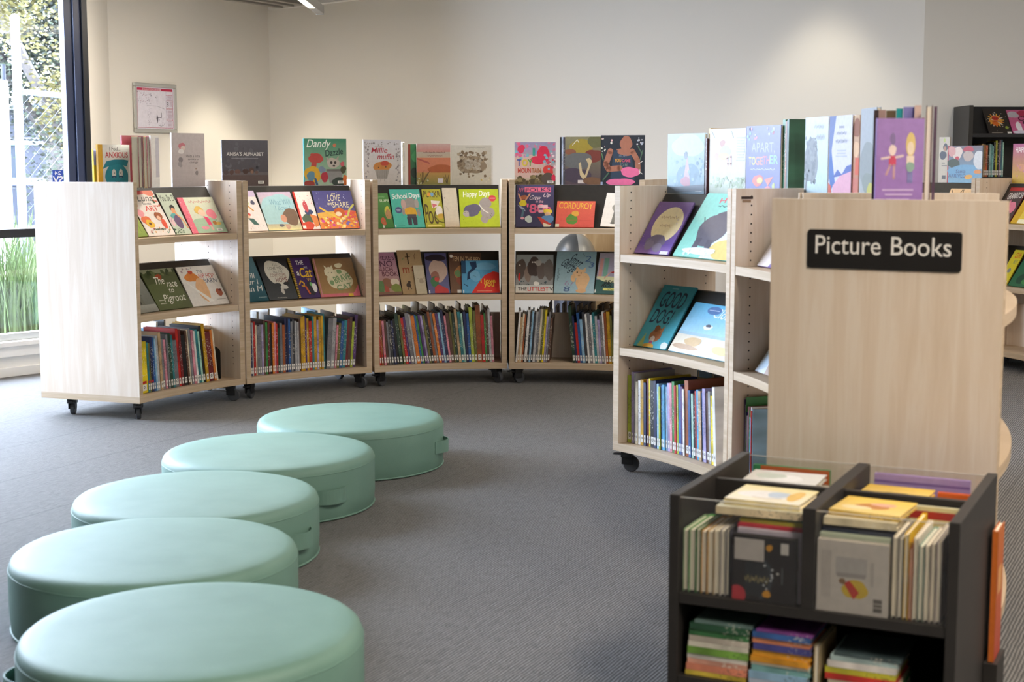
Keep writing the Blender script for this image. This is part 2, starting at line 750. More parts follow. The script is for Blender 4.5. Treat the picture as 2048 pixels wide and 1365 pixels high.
def panel(side, parent):
    a = side * DL / 2
    rad = Vector((math.sin(a), math.cos(a), 0))
    tan = Vector((math.cos(a), -math.sin(a), 0))
    O = lp(a, 0, 0)
    mb = MB()
    z0 = Z_FLOOR_IN
    p = [O, O - tan * side * TH, O - tan * side * TH + rad * D, O + rad * D]
    v = [q + Vector((0, 0, z0)) for q in p] + [q + Vector((0, 0, Z_TOP)) for q in p]
    mb.add(v, [(3, 2, 1, 0), (4, 5, 6, 7), (1, 2, 6, 5), (3, 0, 4, 7)])
    mb.add(v, [(0, 1, 5, 4), (2, 3, 7, 6)], 2)
    for dr in (0.06, 0.255, D - 0.06):
        z = 0.19
        while z < 1.12:
            c = O - tan * side * (TH + 0.0006) + rad * dr + Vector((0, 0, z))
            mb.add([c + rad * 0.0033 * math.cos(t * PI / 3) + Vector((0, 0, 0.0033 * math.sin(t * PI / 3))) for t in range(6)], [tuple(range(6))], 1)
            z += 0.0317
    return mb.build('side_panel', [M['wood'], M['hole'], M['woodh']], parent)


def caster(parent, a, dr, swivel):
    P = lp(a, dr, 0)
    Mx = Matrix.Translation(P) @ Matrix.Rotation(swivel, 4, 'Z')
    mb = MB()
    mb.box(-0.022, -0.022, 0.058, 0.022, 0.022, 0.0845, 0, Mx)
    mb.box(-0.017, -0.026, 0.03, -0.013, 0.02, 0.06, 0, Mx)
    mb.box(0.013, -0.026, 0.03, 0.017, 0.02, 0.06, 0, Mx)
    h = mb.build('caster', M['plastic'], parent, bevel=0.003)
    mb = MB()
    ring = []
    prof = [(-0.011, 0.024), (-0.011, 0.029), (-0.007, 0.032), (0.007, 0.032), (0.011, 0.029), (0.011, 0.024)]
    n = 20
    for x, r in prof:
        for k in range(n):
            t = 2 * PI * k / n
            ring.append(Mx @ Vector((x, -0.016 + r * math.cos(t), 0.032 + r * math.sin(t))))
    fs = []
    for i in range(len(prof) - 1):
        for k in range(n):
            fs.append((i * n + k, i * n + (k + 1) % n, (i + 1) * n + (k + 1) % n, (i + 1) * n + k))
    fs += [tuple(range(n)), tuple(range(5 * n, 6 * n))[::-1]]
    mb.add(ring, fs)
    mb.build('wheel', M['rim'], h, smooth=False)
    mb = MB()
    mb.box(-0.014, 0.018, 0.066, 0.014, 0.056, 0.073, 0, Mx)
    mb.build('brake_lever', M['plastic'], h, bevel=0.003)


def make_bookcase():
    root = empty('curved_bookcase')
    panel(-1, root)
    panel(1, root)
    mb = MB()
    arc_slab(mb, -DL / 2, DL / 2, 0, D, Z_BASE, Z_FLOOR_IN)
    mb.build('base_board', M['woodh'], root)
    ai = DL / 2 - (TH + 0.0015) / RIN
    for z in (SH_MID, SH_TOP):
        mb = MB()
        arc_slab(mb, -ai, ai, 0.002, D - 0.002, z - SH_T, z)
        mb.build('shelf', M['woodh'], root)
    ao = ai - 0.004
    for z, hi in ((SH_MID, 0.727), (SH_TOP, RIDGE)):
        mb = MB()
        t = 0.007
        d1 = SL_D1
        back = D - SL_D0
        b1 = D - SL_D1 if z == SH_TOP else d1 + 0.03
        prof = [(SL_D0, z + 0.001), (d1, hi), (b1, hi), (back if z == SH_TOP else b1 + 0.16, z + 0.001),
                (back - 0.012 if z == SH_TOP else b1 + 0.148, z + 0.001), (b1 - 0.004, hi - t), (d1 + 0.004, hi - t), (SL_D0 + 0.012, z + 0.001)]
        arc_profile(mb, -ao, ao, prof)
        mb.build('display_rack', M['black'], root)
    mb = MB()
    arc_slab(mb, -ai, ai, 0.273, 0.291, Z_FLOOR_IN, 0.375)
    mb.build('divider_board', M['wood'], root)
    for a, dr, sw in ((-0.180, 0.04, 2.3), (0.172, 0.05, 0.5), (-0.180, D - 0.14, 2.2), (0.172, D - 0.14, 0.2)):
        caster(root, a, dr, sw)
    return root


case0 = make_bookcase()
CASES = {}
CASE_LABEL = {
    'L1': 'pale wooden curved bookcase on casters at the window end, plain side panel showing',
    'L2': 'curved wooden bookcase below the standing dark grey chalkboard book, next to the window-end bookcase',
    'L3': 'curved wooden bookcase third from the window, lime green book on its top slope',
    'L4': 'curved wooden bookcase with a wide gap between the books on its bottom shelf',
    'R1': 'white-edged curved bookcase nearest the carpet, tilted purple moon book on its top slope',
    'R2': 'white-edged curved bookcase partly hidden behind the signed end panel, green book in its bottom row',
    'R3': 'curved wooden bookcase whose end panel wears the black lettered sign',
    'B1': 'far curved bookcase behind the signed panel, orange book on its slope',
    'B2': 'far curved bookcase at the right edge of the photo, yellow books on its slopes',
}
for u in UNITS:
    o = case0 if not CASES else copy_tree(case0)
    o.matrix_world = umat(u)
    tag(o, CASE_LABEL[u], 'bookcase', 'curved mobile bookcases')
    CASES[u] = o

# ------------------------------------------------------------------ books
PALN = {
    'y': ('yellow', '#e8cf1e'), 'Y': ('golden', '#c99a20'), 'r': ('red', '#b8251f'), 'R': ('dark red', '#6e2426'),
    'n': ('navy', '#232a52'), 'b': ('blue', '#2a5c9c'), 'l': ('light blue', '#8fb9d6'), 't': ('teal', '#2f7f86'),
    'g': ('green', '#3f8a45'), 'G': ('dark green', '#26402f'), 'o': ('orange', '#d77a2a'), 'O': ('rust brown', '#9a5226'),
    'k': ('black', '#1d1c1e'), 'K': ('charcoal', '#3b3c42'), 'w': ('white', '#e6e4e2'), 'c': ('cream', '#d9ccb0'),
    's': ('pale grey', '#b3b3b6'), 'S': ('grey', '#77777c'), 'p': ('pink', '#d68a9a'), 'P': ('purple', '#54356e'),
    'v': ('lilac', '#a99cc4'), 'm': ('brown', '#5e4032'), 'T': ('tan', '#b89a74'), 'e': ('olive', '#6c6a34'),
    'i': ('lime', '#a8b83c'), 'q': ('sky blue', '#4fa3cf'), 'h': ('royal blue', '#2a48b8'), 'f': ('mint', '#a9d4c2'),
}
ORD = ('first second third fourth fifth sixth seventh eighth ninth tenth eleventh twelfth thirteenth fourteenth fifteenth sixteenth seventeenth eighteenth nineteenth '
       'twentieth').split()
_tens = ['twenty', 'thirty', 'forty', 'fifty', 'sixty']
for t_ in range(2, 6):
    for k_ in range(1, 10):
        ORD.append(_tens[t_ - 2] + '-' + ORD[k_ - 1])
    ORD.append(['thirtieth', 'fortieth', 'fiftieth', 'sixtieth'][t_ - 2])


def book_body(name, t, d, h, col, spine=True, board=0.002, flip=False, mat=None):
    """upright book: x thickness 0..t, y 0 (spine) .. d, z 0..h; cover is a folded board, pages inside it"""
    b = min(board, t * 0.22)
    poly = [(0, 0), (t, 0), (t, d), (t - b, d), (t - b, b), (b, b), (b, d), (0, d)]
    if flip:
        poly = [(x, d - y) for x, y in poly][::-1]
    mb = MB()
    mb.prism(poly, 0, h)
    o = mb.build(name, mat or (M['spine'] if spine else M['cover']))
    o.color = lin(col)
    mb = MB()
    m = 0.004
    if flip:
        mb.box(b + 0.0002, m * 0.6, m, t - b - 0.0002, d - b - 0.0002, h - m)
    else:
        mb.box(b + 0.0002, b + 0.0002, m, t - b - 0.0002, d - m * 0.6, h - m)
    mb.build('pages', M['page'], o)
    return o


def call_label(o, t, ring='#30302e', red=False):
    """white spine label with a dark printed letter ring"""
    w = max(t * 0.66, 0.0035)
    x0 = (t - w) / 2
    mb = MB()
    y = -0.0005
    mb.face([(x0, y, 0.012), (x0 + w, y, 0.012), (x0 + w, y, 0.042), (x0, y, 0.042)], 0, lin('#e8e6e0'))
    cx = t / 2
    r = min(w * 0.36, 0.006)
    for rr, c, yy in ((r, ring, y - 0.0001), (r * 0.55, '#e8e6e0', y - 0.0002)):
        mb.face([(cx + rr * math.cos(i * PI / 4), yy, 0.029 + rr * 1.3 * math.sin(i * PI / 4)) for i in range(8)], 0, lin(c))
    if red:
        mb.face([(x0, y, 0.046), (x0 + w, y, 0.046), (x0 + w, y, 0.058), (x0, y, 0.058)], 0, lin('#c23030'))
    mb.build('spine_label', M['print'], o)


def shelf_row(u, toks, p0, p1, where, lean=0.0, hs=(0.22, 0.29), back=False, dr=0.042, seed=1, zf=None, redto=0, label=True, group=None, order0=0, dmax=0.215):
    rg = random.Random(seed)
    z = (Z_FLOOR_IN if zf is None else zf) + 0.0012
    a0, a1 = p0, p1
    rr = RIN + dr
    L = (a1 - a0) * rr
    items = []
    for tk in toks.split():
        c = tk[0]
        rest = tk[1:].split('/')
        th = float(rest[0]) / 1000 if rest[0] else rg.choice((0.007, 0.008, 0.009, 0.010))
        h = float(rest[1]) / 1000 if len(rest) > 1 else rg.uniform(*hs)
        items.append((c, th, h))
    n = len(items)
    leans = [lean(i / max(n - 1, 1)) if callable(lean) else lean for i in range(n)]
    lim = DL / 2 - (TH + 0.004) / RIN
    hi0 = max(0.0, items[0][2] * math.tan(R(leans[0])))
    hi1 = max(0.0, -items[-1][2] * math.tan(R(leans[-1])))
    a0 = max(a0, -lim + hi0 / rr)
    a1 = min(a1, lim - hi1 / rr)
    L = (a1 - a0) * rr
    # a book that leans more than its neighbour needs a wedge of room at its foot
    gap = [0.0008 + max(0.0, max(items[i][2], items[i + 1][2]) * (math.tan(R(leans[i + 1])) - math.tan(R(leans[i])))) for i in range(n - 1)] + [0.0]
    tot = sum(t / math.cos(R(f)) for (c, t, h), f in zip(items, leans))
    k = (L - sum(gap)) / tot
    pos = 0.0
    for i, ((c, t, h), f) in enumerate(zip(items, leans)):
        t *= k
        w = t / math.cos(R(f))
        fr = R(f)
        nm, colr = PALN[c]
        d = min(h * rg.uniform(0.72, 0.9), dmax)
        o = book_body('hardback_book', t, d, h, colr)
        if label:
            call_label(o, t, red=(i < redto))
        o.color = lin(colr)
        a = a0 + pos / rr if f >= 0 else a0 + (pos + w) / rr
        P = wp(u, a, dr + rg.uniform(0, 0.006), z)
        Mx = Matrix.Translation(P) @ Matrix.Rotation(heading(u, a), 4, 'Z') @ Matrix.Rotation(-fr, 4, 'Y')
        if f < 0:
            Mx = Mx @ Matrix.Translation((-t, 0, 0))
        o.matrix_world = Mx
        size = 'thick' if t > 0.0125 else ('thin' if t < 0.0075 else 'slim')
        tag(o, f'{size} {nm} spined book, {ORD[order0 + i]} from left {where}', 'book', group or 'picture books on the bottom shelves')
        pos += w + gap[i]
    return n


def back_row(u, toks, a0, a1, where, hs=(0.26, 0.315), seed=3):
    """books shelved from the far side: only their upper parts show over the front row"""
    rg = random.Random(seed)
    z = Z_FLOOR_IN + 0.0012
    tl = toks.split()
    rr = RIN + D - 0.04
    for i, tk in enumerate(tl):
        c = tk[0]
        t = float(tk[1:] or 11) / 1000
        h = rg.uniform(*hs)
        d = rg.uniform(0.19, 0.215)
        a = a0 + (a1 - a0) * (i + 0.5) / len(tl)
        nm, colr = PALN[c]
        o = book_body('hardback_book', t, d, h, colr, flip=True)
        P = wp(u, a, D - 0.035 - d, z)
        o.matrix_world = Matrix.Translation(P) @ Matrix.Rotation(heading(u, a), 4, 'Z') @ Matrix.Rotation(R(rg.choice((0, 0, 2))), 4, 'Y') @ Matrix.Translation((-t / 2, 0, 0))
        tag(o, f'{nm} book in the rear row {where}, {ORD[i]} from left', 'book', 'picture books in the rear rows')


def face_book(Wd, Hd, t, col, ops, spinecol=None, barcode=None):
    """book shown by its front cover: x 0..W, y 0 (front) .. t, z 0..H, spine at x = 0"""
    b = 0.002
    mb = MB()
    mb.prism([(0, 0), (Wd, 0), (Wd, b), (b, b), (b, t - b), (Wd, t - b), (Wd, t), (0, t)], 0, Hd)
    o = mb.build('picture_book', M['cover'])
    o.color = lin(col)
    mb = MB()
    mb.box(b + 0.0002, b + 0.0002, 0.003, Wd - 0.003, t - b - 0.0002, Hd - 0.003)
    mb.build('pages', M['page'], o)
    art(Wd, Hd, ops).build('cover_picture', M['print'], o)
    if spinecol:
        mb = MB()
        mb.face([(-0.0004, t, 0), (-0.0004, 0, 0), (-0.0004, 0, Hd), (-0.0004, t, Hd)], 0, lin(spinecol))
        mb.build('printed_spine', M['print'], o)
    if barcode:
        x, zz = barcode
        bw, bh = 0.036, 0.016
        mb = MB()
        y = -0.0030
        mb.face([(x, y, zz), (x + bw, y, zz), (x + bw, y, zz + bh), (x, y, zz + bh)], 0, lin('#e9e5df'))
        for i in range(9):
            xx = x + 0.008 + i * 0.0024
            mb.face([(xx, y - 0.0001, zz + 0.005), (xx + 0.0012, y - 0.0001, zz + 0.005), (xx + 0.0012, y - 0.0001, zz + 0.012), (xx, y - 0.0001, zz + 0.012)], 0, lin('#555'))
        mb.build('barcode_label', M['print'], o)
    return o


ALPHA = math.atan2(SL_D1 - SL_D0, RIDGE - SH_TOP)


def slope_book(u, lev, pl, pr, py, H, col, ops, label, layer=0, t=0.007, spinecol=None, barcode=None, roll=0.0, aspan=None, group='face-out picture books on the slopes'):
    zs = SH_TOP if lev == 't' else SH_MID
    al = ALPHA if lev == 't' else math.atan2(SL_D1 - SL_D0, 0.727 - SH_MID)
    pyl, pyr = py if isinstance(py, tuple) else (py, py)
    w0 = 0.4 if aspan else abs(pr - pl) / F_PX * (umat(u) @ Vector((0, 0, 0))).y * 1.5
    back = SL_D0 - (0.005 + w0 * w0 / 15 + layer * 0.015) / math.cos(al)
    if aspan:
        aL, aR = aspan
    else:
        df = back - t * math.cos(al)
        aL, aR = ang_at(u, pl, pyl, df), ang_at(u, pr, pyr, df)
    lim = DL / 2 - (TH + 0.006) / RIN
    aL, aR = max(aL, -lim), min(aR, lim)
    am = (aL + aR) / 2
    Wd = 2 * (RIN + back - 0.01) * math.tan((aR - aL) / 2)
    o = face_book(Wd, H, t, col, ops(Wd, H) if callable(ops) else ops, spinecol, barcode)
    P = wp(u, am, back, zs + 0.0012 + abs(math.sin(R(roll))) * Wd / 2)
    Mx = Matrix.Translation(P) @ Matrix.Rotation(heading(u, am), 4, 'Z') @ Matrix.Rotation(-al, 4, 'X') @ Matrix.Rotation(R(roll), 4, 'Y') @ Matrix.Translation((-Wd / 2, -t, 0))
    o.matrix_world = Mx
    tag(o, label, 'book', group)
    return o


def ridge_book(u, pl, pr, ptop, pbot, col, ops, label, dr=0.262, t=0.010, spinecol=None, barcode=None, turn=0.0, group='books standing along the top ridges', Hd=None, lean=3.0):
    aL, aR = ang_at(u, pl, pbot, dr), ang_at(u, pr, pbot, dr)
    lim = DL / 2 - (TH + 0.004) / RIN
    aL, aR = max(aL, -lim), min(aR, lim)
    am = (aL + aR) / 2
    Wd = 2 * (RIN + dr) * math.tan((aR - aL) / 2)
    if Hd is None:
        C = wp(u, am, dr, 0)
        Hd = aty((pl + pr) / 2, ptop, C.y).z - RIDGE
    o = face_book(Wd, Hd, t, col, ops(Wd, Hd) if callable(ops) else ops, spinecol, barcode)
    P = wp(u, am, dr, RIDGE + 0.0012)
    o.matrix_world = Matrix.Translation(P) @ Matrix.Rotation(heading(u, am) + R(turn), 4, 'Z') @ Matrix.Translation((-Wd / 2, 0, 0))
    tag(o, label, 'book', group)
    return o


def edge_book(u, a, dr, t, d, h, col, label, flip=True, turn=0.0, lean=0.0, zf=RIDGE, group='books shelved on edge along the top ridges'):
    o = book_body('hardback_book', t, d, h, col, flip=flip, spine=True)
    P = wp(u, a, dr, zf + 0.0012)
    o.matrix_world = Matrix.Translation(P) @ Matrix.Rotation(heading(u, a) + R(turn), 4, 'Z') @ Matrix.Rotation(-R(lean), 4, 'Y') @ Matrix.Translation((0 if lean >= 0 else -t, 0, 0))
    tag(o, label, 'book', group)
    return o


def edge_at(px0, px1, Y, d, ptop, col, label, flip, zf=RIDGE, group='books shelved on edge along the top ridges', turn=0.0):
    """book on edge whose narrow side is turned to the room's entrance, between two sight lines at depth Y"""
    p0, p1 = aty(px0, ptop, Y), aty(px1, ptop, Y)
    t = (p1 - p0).length - 0.0006
    o = book_body('hardback_book', t, d, p0.z - zf, col, flip=flip)
    az = math.atan2(p0.y, (p0.x + p1.x) / 2)
    o.matrix_world = Matrix.Translation((p0.x, p0.y, zf + 0.0012)) @ Matrix.Rotation(az - PI / 2 + R(turn), 4, 'Z')
    tag(o, label, 'book', group)
    return o


# ------------------------------------------------------------------ ottomans
def make_ottoman():
    t = empty('floor_cushion')
    Rr = 0.377
    mb = MB()
    mb.lathe([(Rr - .006, 0.002), (Rr - .001, .012), (Rr + .002, .06), (Rr + .002, .12), (Rr + .002, .160), (Rr, .174), (Rr - .005, .185), (Rr - .014, .1925), (Rr - .03, .197), (Rr - .07, .200), (Rr - .15, .203), (.12, .2055), (.02, .206)], 72)
    mb.build('cushion_body', M['mint'], t, smooth=True)
    for nm, rr, z, rad in (('bottom_piping', Rr - .001, .006, .0036), ('top_seam', Rr + .0012, .166, .0016)):
        mb = MB()
        mb.tube([(rr * math.cos(2 * PI * k / 72), rr * math.sin(2 * PI * k / 72), z) for k in range(73)], rad, 6, cap=False)
        mb.build(nm, M['mint'], t, smooth=True)
    # strap handle: stitched down at both ends, standing off in the middle (faces local -y)
    mb = MB()
    n = 14
    for k in range(n):
        q0, q1 = k / n, (k + 1) / n
        seg = []
        for q in (q0, q1):
            a = -PI / 2 + (q - .5) * 0.42
            r = Rr + .004 + .026 * math.sin(PI * min(max((q - .12) / .76, 0), 1)) ** 0.8
            seg.append((r * math.cos(a), r * math.sin(a)))
        (xa, ya), (xb, yb) = seg
        ia, ib = Vector((xa, ya)).normalized() * .004, Vector((xb, yb)).normalized() * .004
        mb.prism([(xa, ya), (xb, yb), (xb - ib.x, yb - ib.y), (xa - ia.x, ya - ia.y)][::-1], .065, .115)
    mb.build('strap_handle', M['mint'], t)
    return t


ott0 = make_ottoman()
first = True
for (x, y, ang, lb) in ((-.659, 5.966, 80, 'round mint floor cushion furthest back, closest to the bookcases'), (-.876, 5.25, 43, 'round mint floor cushion second from the bookcases, strap handle on its front right'),
                        (-.986, 4.538, 66, 'middle round mint floor cushion, strap handle loop at its right edge'), (-.959, 3.885, 150, 'round mint floor cushion second nearest the camera, pale piping at its foot'),
                        (-.711, 3.198, -78, 'nearest round mint floor cushion, cut by the bottom of the photo')):
    o = ott0 if first else copy_tree(ott0)
    first = False
    o.matrix_world = Matrix.Translation((x, y, 0)) @ Matrix.Rotation(R(ang), 4, 'Z')
    tag(o, lb, 'floor cushion', 'row of round floor cushions')

# ------------------------------------------------------------------ sign on the end panel
a = DL / 2
Mrad = Vector((math.sin(a), math.cos(a), 0))
SW, SH_ = 0.372, 0.095
p_ = umat('R3') @ (lp(a, 0.094, 0.966))
q_ = umat('R3') @ (lp(a, 0.094 + SW, 0.966))
dsg = (q_ - p_).normalized()
SG = empty('lettered_sign', Matrix.Translation(p_) @ Matrix.Rotation(math.atan2(dsg.y, dsg.x), 4, 'Z'))
tag(SG, 'black plaque reading Picture Books on the pale wooden end panel', 'sign')
r_ = 0.008
pts = []
for cx, cz, a0 in ((SW - r_, SH_ - r_, 0), (r_, SH_ - r_, 90), (r_, r_, 180), (SW - r_, r_, 270)):
    for k in range(5):
        t = R(a0 + k * 22.5)
        pts.append((cx + r_ * math.cos(t), cz + r_ * math.sin(t)))
mb = MB()
n = len(pts)
mb.add([(x, -0.004, z) for x, z in pts] + [(x, -0.0002, z) for x, z in pts], [tuple(range(n)), tuple(range(n, 2 * n))[::-1]] + [(i, n + i, n + (i + 1) % n, (i + 1) % n)[::-1] for i in range(n)])
mb.build('plaque', simple('black_sign_plate', '#1b1816', 0.4), SG)
art(SW, SH_, [('t', 'Picture', .055, .375, .487, .85, '#f2eee8', 0, 0, 0.01)], base=0.0045).build('lettering', M['print'], SG)
art(SW, SH_, [('t', 'Books', .555, .382, .935, .85, '#f2eee8', 0, 0, 0.01)], base=0.0045).build('lettering', M['print'], SG)

# makers' stickers on two side panels
for u in ('R2', 'R3'):
    P = umat(u) @ lp(-DL / 2 + (TH + .0012) / RIN, 0.022, 1.108)
    mb = MB()
    e = lp(-DL / 2, 1, 0) - lp(-DL / 2, 0, 0)
    for k in range(2):
        o_ = lp(-DL / 2 + (TH + .0012) / RIN, 0.02 + .004 * k, 1.1 - k * .012)
        wv = .045 - .012 * k
        mb.face([o_, o_ + e * wv, o_ + e * wv + Vector((0, 0, .009)), o_ + Vector((0, 0, .009))], 0, lin('#3a2c24' if k == 0 else '#9b8064'))
    mb.build('maker_sticker', M['print'], CASES[u])

# ------------------------------------------------------------------ black box for board books
BH, BW, BD, BT = 0.52, 0.602, 0.525, 0.022
BM = Matrix.Translation((0.336, 3.095, 0)) @ Matrix.Rotation(R(-25.6), 4, 'Z')
BX = empty('book_browser_box', BM)
tag(BX, 'black book browser box with four clear fronted compartments and a lower shelf', 'book box')
for x0 in (0, BW - BT):
    mb = MB()
    mb.box(x0, 0, 0.02, x0 + BT, BD, BH)
    mb.build('side_panel', M['char'], BX, bevel=0.0015)
ZU, ZL = 0.305, 0.122
for z0, z1 in ((ZU - .022, ZU), (ZL - .022, ZL)):
    mb = MB()
    mb.box(BT, 0.004, z0, BW - BT, BD - 0.004, z1)
    mb.build('shelf', M['char'], BX, bevel=0.001)
mb = MB()
mb.box(BT, 0.012, 0.03, BW - BT, BD - .012, ZL - .022)
mb.build('plinth', M['char'], BX)
mb = MB()
mb.box(BW / 2 - .014, 0.004, ZU, BW / 2 + .014, BD - .004, BH - .002)
mb.build('middle_divider', M['char'], BX, bevel=0.001)
for x0, x1 in ((BT, BW / 2 - .014), (BW / 2 + .014, BW - BT)):
    mb = MB()
    mb.box(x0, BD / 2 - .009, ZU, x1, BD / 2 + .009, BH - .012)
    mb.build('cross_divider', M['char'], BX, bevel=0.001)
mb = MB()
mb.box(BT, BD - .03, ZL, BW - BT, BD - .018, ZU - .022)
mb.build('back_board', M['char'], BX)
for x0, x1 in ((BT, BW / 2 - .014), (BW / 2 + .014, BW - BT)):
    for y0 in (0.006, BD - .01):
        mb = MB()
        mb.box(x0 + .0005, y0, ZU + .0005, x1 - .0005, y0 + .004, BH - .006)
        o = mb.build('clear_panel', M['acrylic'], BX)
        mb = MB()
        mb.box(x0 + .0005, y0, BH - .006, x1 - .0005, y0 + .004, BH - .005)
        mb.build('polished_edge', M['acredge'], o)

# ------------------------------------------------------------------ bin, cupboard and black shelving at the far end
bp = aty(1150, 540, 9.42)
WB = empty('waste_bin', Matrix.Translation((bp.x, bp.y, 0)))
tag(WB, 'dark round waste bin with a grey domed swing lid behind the fourth bookcase', 'bin')
mb = MB()
mb.lathe([(.118, 0.0), (.13, .02), (.134, .50), (.134, .60)], 40)
mb.build('bin_body', M['binbody'], WB)
zt_ = aty(1150, 467, 9.42).z
hd = zt_ - 0.60
mb = MB()
mb.lathe([(.138, .60), (.138, .615)] + [(.134 * math.cos(R(t)), .615 + (hd - .015) * math.sin(R(t))) for t in range(5, 90, 8)] + [(.003, zt_)], 40)
mb.build('dome_lid', M['bingrey'], WB, smooth=True)
mb = MB()
v, f = [], []
nn = 9
for i in range(nn):
    for k in range(nn):
        az = R(-82 + 78 * i / (nn - 1))
        el = R(14 + 66 * k / (nn - 1))
        v.append((.1365 * math.cos(el) * math.cos(az), .1365 * math.cos(el) * math.sin(az), .615 + (hd - .012) * math.sin(el)))
for i in range(nn - 1):
    for k in range(nn - 1):
        f.append((i * nn + k, (i + 1) * nn + k, (i + 1) * nn + k + 1, i * nn + k + 1))
mb.add(v, f)
mb.build('swing_flap', M['alu'], WB, smooth=True)

cx_ = aty(1171, 540, 9.62).x
CU = empty('wooden_cupboard', Matrix.Translation((cx_, 9.64, 0)))
tag(CU, 'low tan wooden cupboard behind the bin at the far wall', 'cupboard')
mb = MB()
mb.box(0, 0.0, 0.06, 0.84, 0.28, 1.0)
mb.build('carcass', M['cab'], CU)
mb = MB()
mb.box(0.02, 0.02, 0, 0.82, 0.26, 0.06)
mb.build('plinth', M['black'], CU)
for x0 in (0.004, 0.423):
    mb = MB()
    mb.box(x0, -0.018, 0.07, x0 + 0.413, -0.0005, 0.985)
    dr_ = mb.build('door', M['cab'], CU, bevel=0.002)
    mb = MB()
    hx = x0 + (0.38 if x0 < .1 else 0.03)
    mb.tube([(hx, -.03, .6), (hx, -.03, .72)], .004, 8)
    mb.build('handle', M['alu'], dr_)

by = 9.68
sx0 = aty(1936, 300, by).x
bz1 = aty(1945, 210.5, by).z
bz0 = aty(1945, 354.5, by).z
BS = empty('display_shelving', Matrix.Translation((sx0, by, 0)))
tag(BS, 'tall black shelving with a tilted top rack behind the far curved bookcases', 'shelving')
SWD, SDP = 1.25, 0.345
for x0 in (0, SWD - .026):
    mb = MB()
    mb.box(x0, 0, 0, x0 + .026, SDP, bz1)
    mb.build('side_panel', M['black'], BS)
mb = MB()
mb.box(.026, SDP - .02, 0.05, SWD - .026, SDP, bz1)
mb.build('back_panel', M['black'], BS)
for z in (bz0, bz0 - .36, bz0 - .72):
    mb = MB()
    mb.box(.026, .01, z - .02, SWD - .026, SDP - .02, z)
    mb.build('shelf', M['black'], BS)
zr0 = aty(1990, 271, by).z
mb = MB()
mb.prism([(.04, 0), (.055, 0), (.26, bz1 - zr0), (.245, bz1 - zr0)], .0265, SWD - .0265, 0, Matrix(((0, 0, 1, 0), (1, 0, 0, 0), (0, 1, 0, zr0), (0, 0, 0, 1))))
mb.box(.0265, .0, zr0 - .012, SWD - .0265, .05, zr0 - .0005)
mb.box(.0265, .0, zr0 - .0005, SWD - .0265, .006, zr0 + .012)
mb.build('tilted_rack', M['plastic'], BS)

# ------------------------------------------------------------------ rows on the bottom shelves
def A(u, px, py):
    return ang_z(u, px, py, Z_FLOOR_IN)


W1 = 'on bottom shelf, window-end bookcase'
W2 = 'on bottom shelf, second bookcase from window'
W3 = 'on bottom shelf, third bookcase from window'
W4 = 'before the gap, fourth bookcase'
W5 = 'after the gap, fourth bookcase'
W6 = 'on bottom shelf, white-edged bookcase'
W7 = 'on bottom shelf, bookcase behind sign panel'
W8 = 'on bottom shelf, bookcase at right edge'
shelf_row('L1', 'y30/250 t7/245 e6/240 n9/270 b7/265 l6/260 s9/270 T9/285 S10/250 p8/245 S7/270 G10/275 t7/265 S14/235 r9/290 R8/285 k13/255 m7/275 c6/280 S7/285 p8/275 w6/270 t9/275 f6/265 k8/290 Y10/300 R17/255 o7/265 c5/270',
          A('L1', 286, 790), A('L1', 456, 764), W1, lean=lambda q: 2.5 + 4 * q, seed=11, redto=4)
shelf_row('L2', 'v8/270 S8/275 n8/270 s6/280 r9/285 c6/265 S11/260 S9/265 v9/265 m7/290 g9/275 R8/280 k10/265 o9/270 p9/275 r6/265 G8/240 S11/265 O11/255 n8/290 n7/290 b8/285 S9/270 K9/280 s9/270 s8/265 m7/280 Y10/290 Y8/295 P7/285 Y9/280 r12/265 t9/290 Y11/290 v8/270 Y9/285 Y9/290 t6/300',
          A('L2', 500, 761), A('L2', 676, 746), W2, lean=lambda q: 0.5, seed=12)
shelf_row('L2', 'S14/275 s11/275 p6/235 e8/245 b9/255 t9/260 R7/265 m8/275 i7/250 P9/285', A('L2', 678, 746), A('L2', 731, 742), W2, lean=-4.0, seed=13, order0=38)
shelf_row('L3', 'r6/245 O7/250 p8/245 m8/250 S7/240 K8/250 n8/245 k8/255 G12/285 e8/275 r9/260 P7/265 S12/285 s7/280 o13/270 b6/275 g7/270 P8/275 v7/270 e8/270 k9/280 O9/290 S8/285 o9/280 P9/280 l7/285 n10/300 p7/265 m11/280 e7/285 G8/280 T9/300 t10/285 f7/275 n9/285 b9/275 i11/310 e9/290 O18/320 r11/265 g6/275 m8/290 s8/300 p8/260',
          A('L3', 758.5, 731), A('L3', 990, 728), W3, lean=lambda q: 2 + 7 * math.sin(PI * min(q * 1.15, 1)) * .9 + 0.8, seed=14, redto=3)
shelf_row('L4', 'w7/290 T7/255 c7/275 O6/270 k4/275 w9/295 K7/280 l7/290 K7/270 s9/285 S8/300 c8/300 e8/300 y7/295 v7/260 S7/285 m8/250', A('L4', 1031, 728), A('L4', 1097, 728.5), W4, lean=-4.5, seed=15)
shelf_row('L4', 'G11/320 n6/265 r9/225 b9/280 l10/245 K9/285 w7/275 S10/280 w7/270 t9/285 s8/265 v8/245 S8/270 w6/290 O9/285 Y12/290 e7/270 k8/300 s8/280', A('L4', 1144, 728.5), A('L4', 1236, 730), W5, lean=lambda q: 5.5 - 2 * q, seed=16)
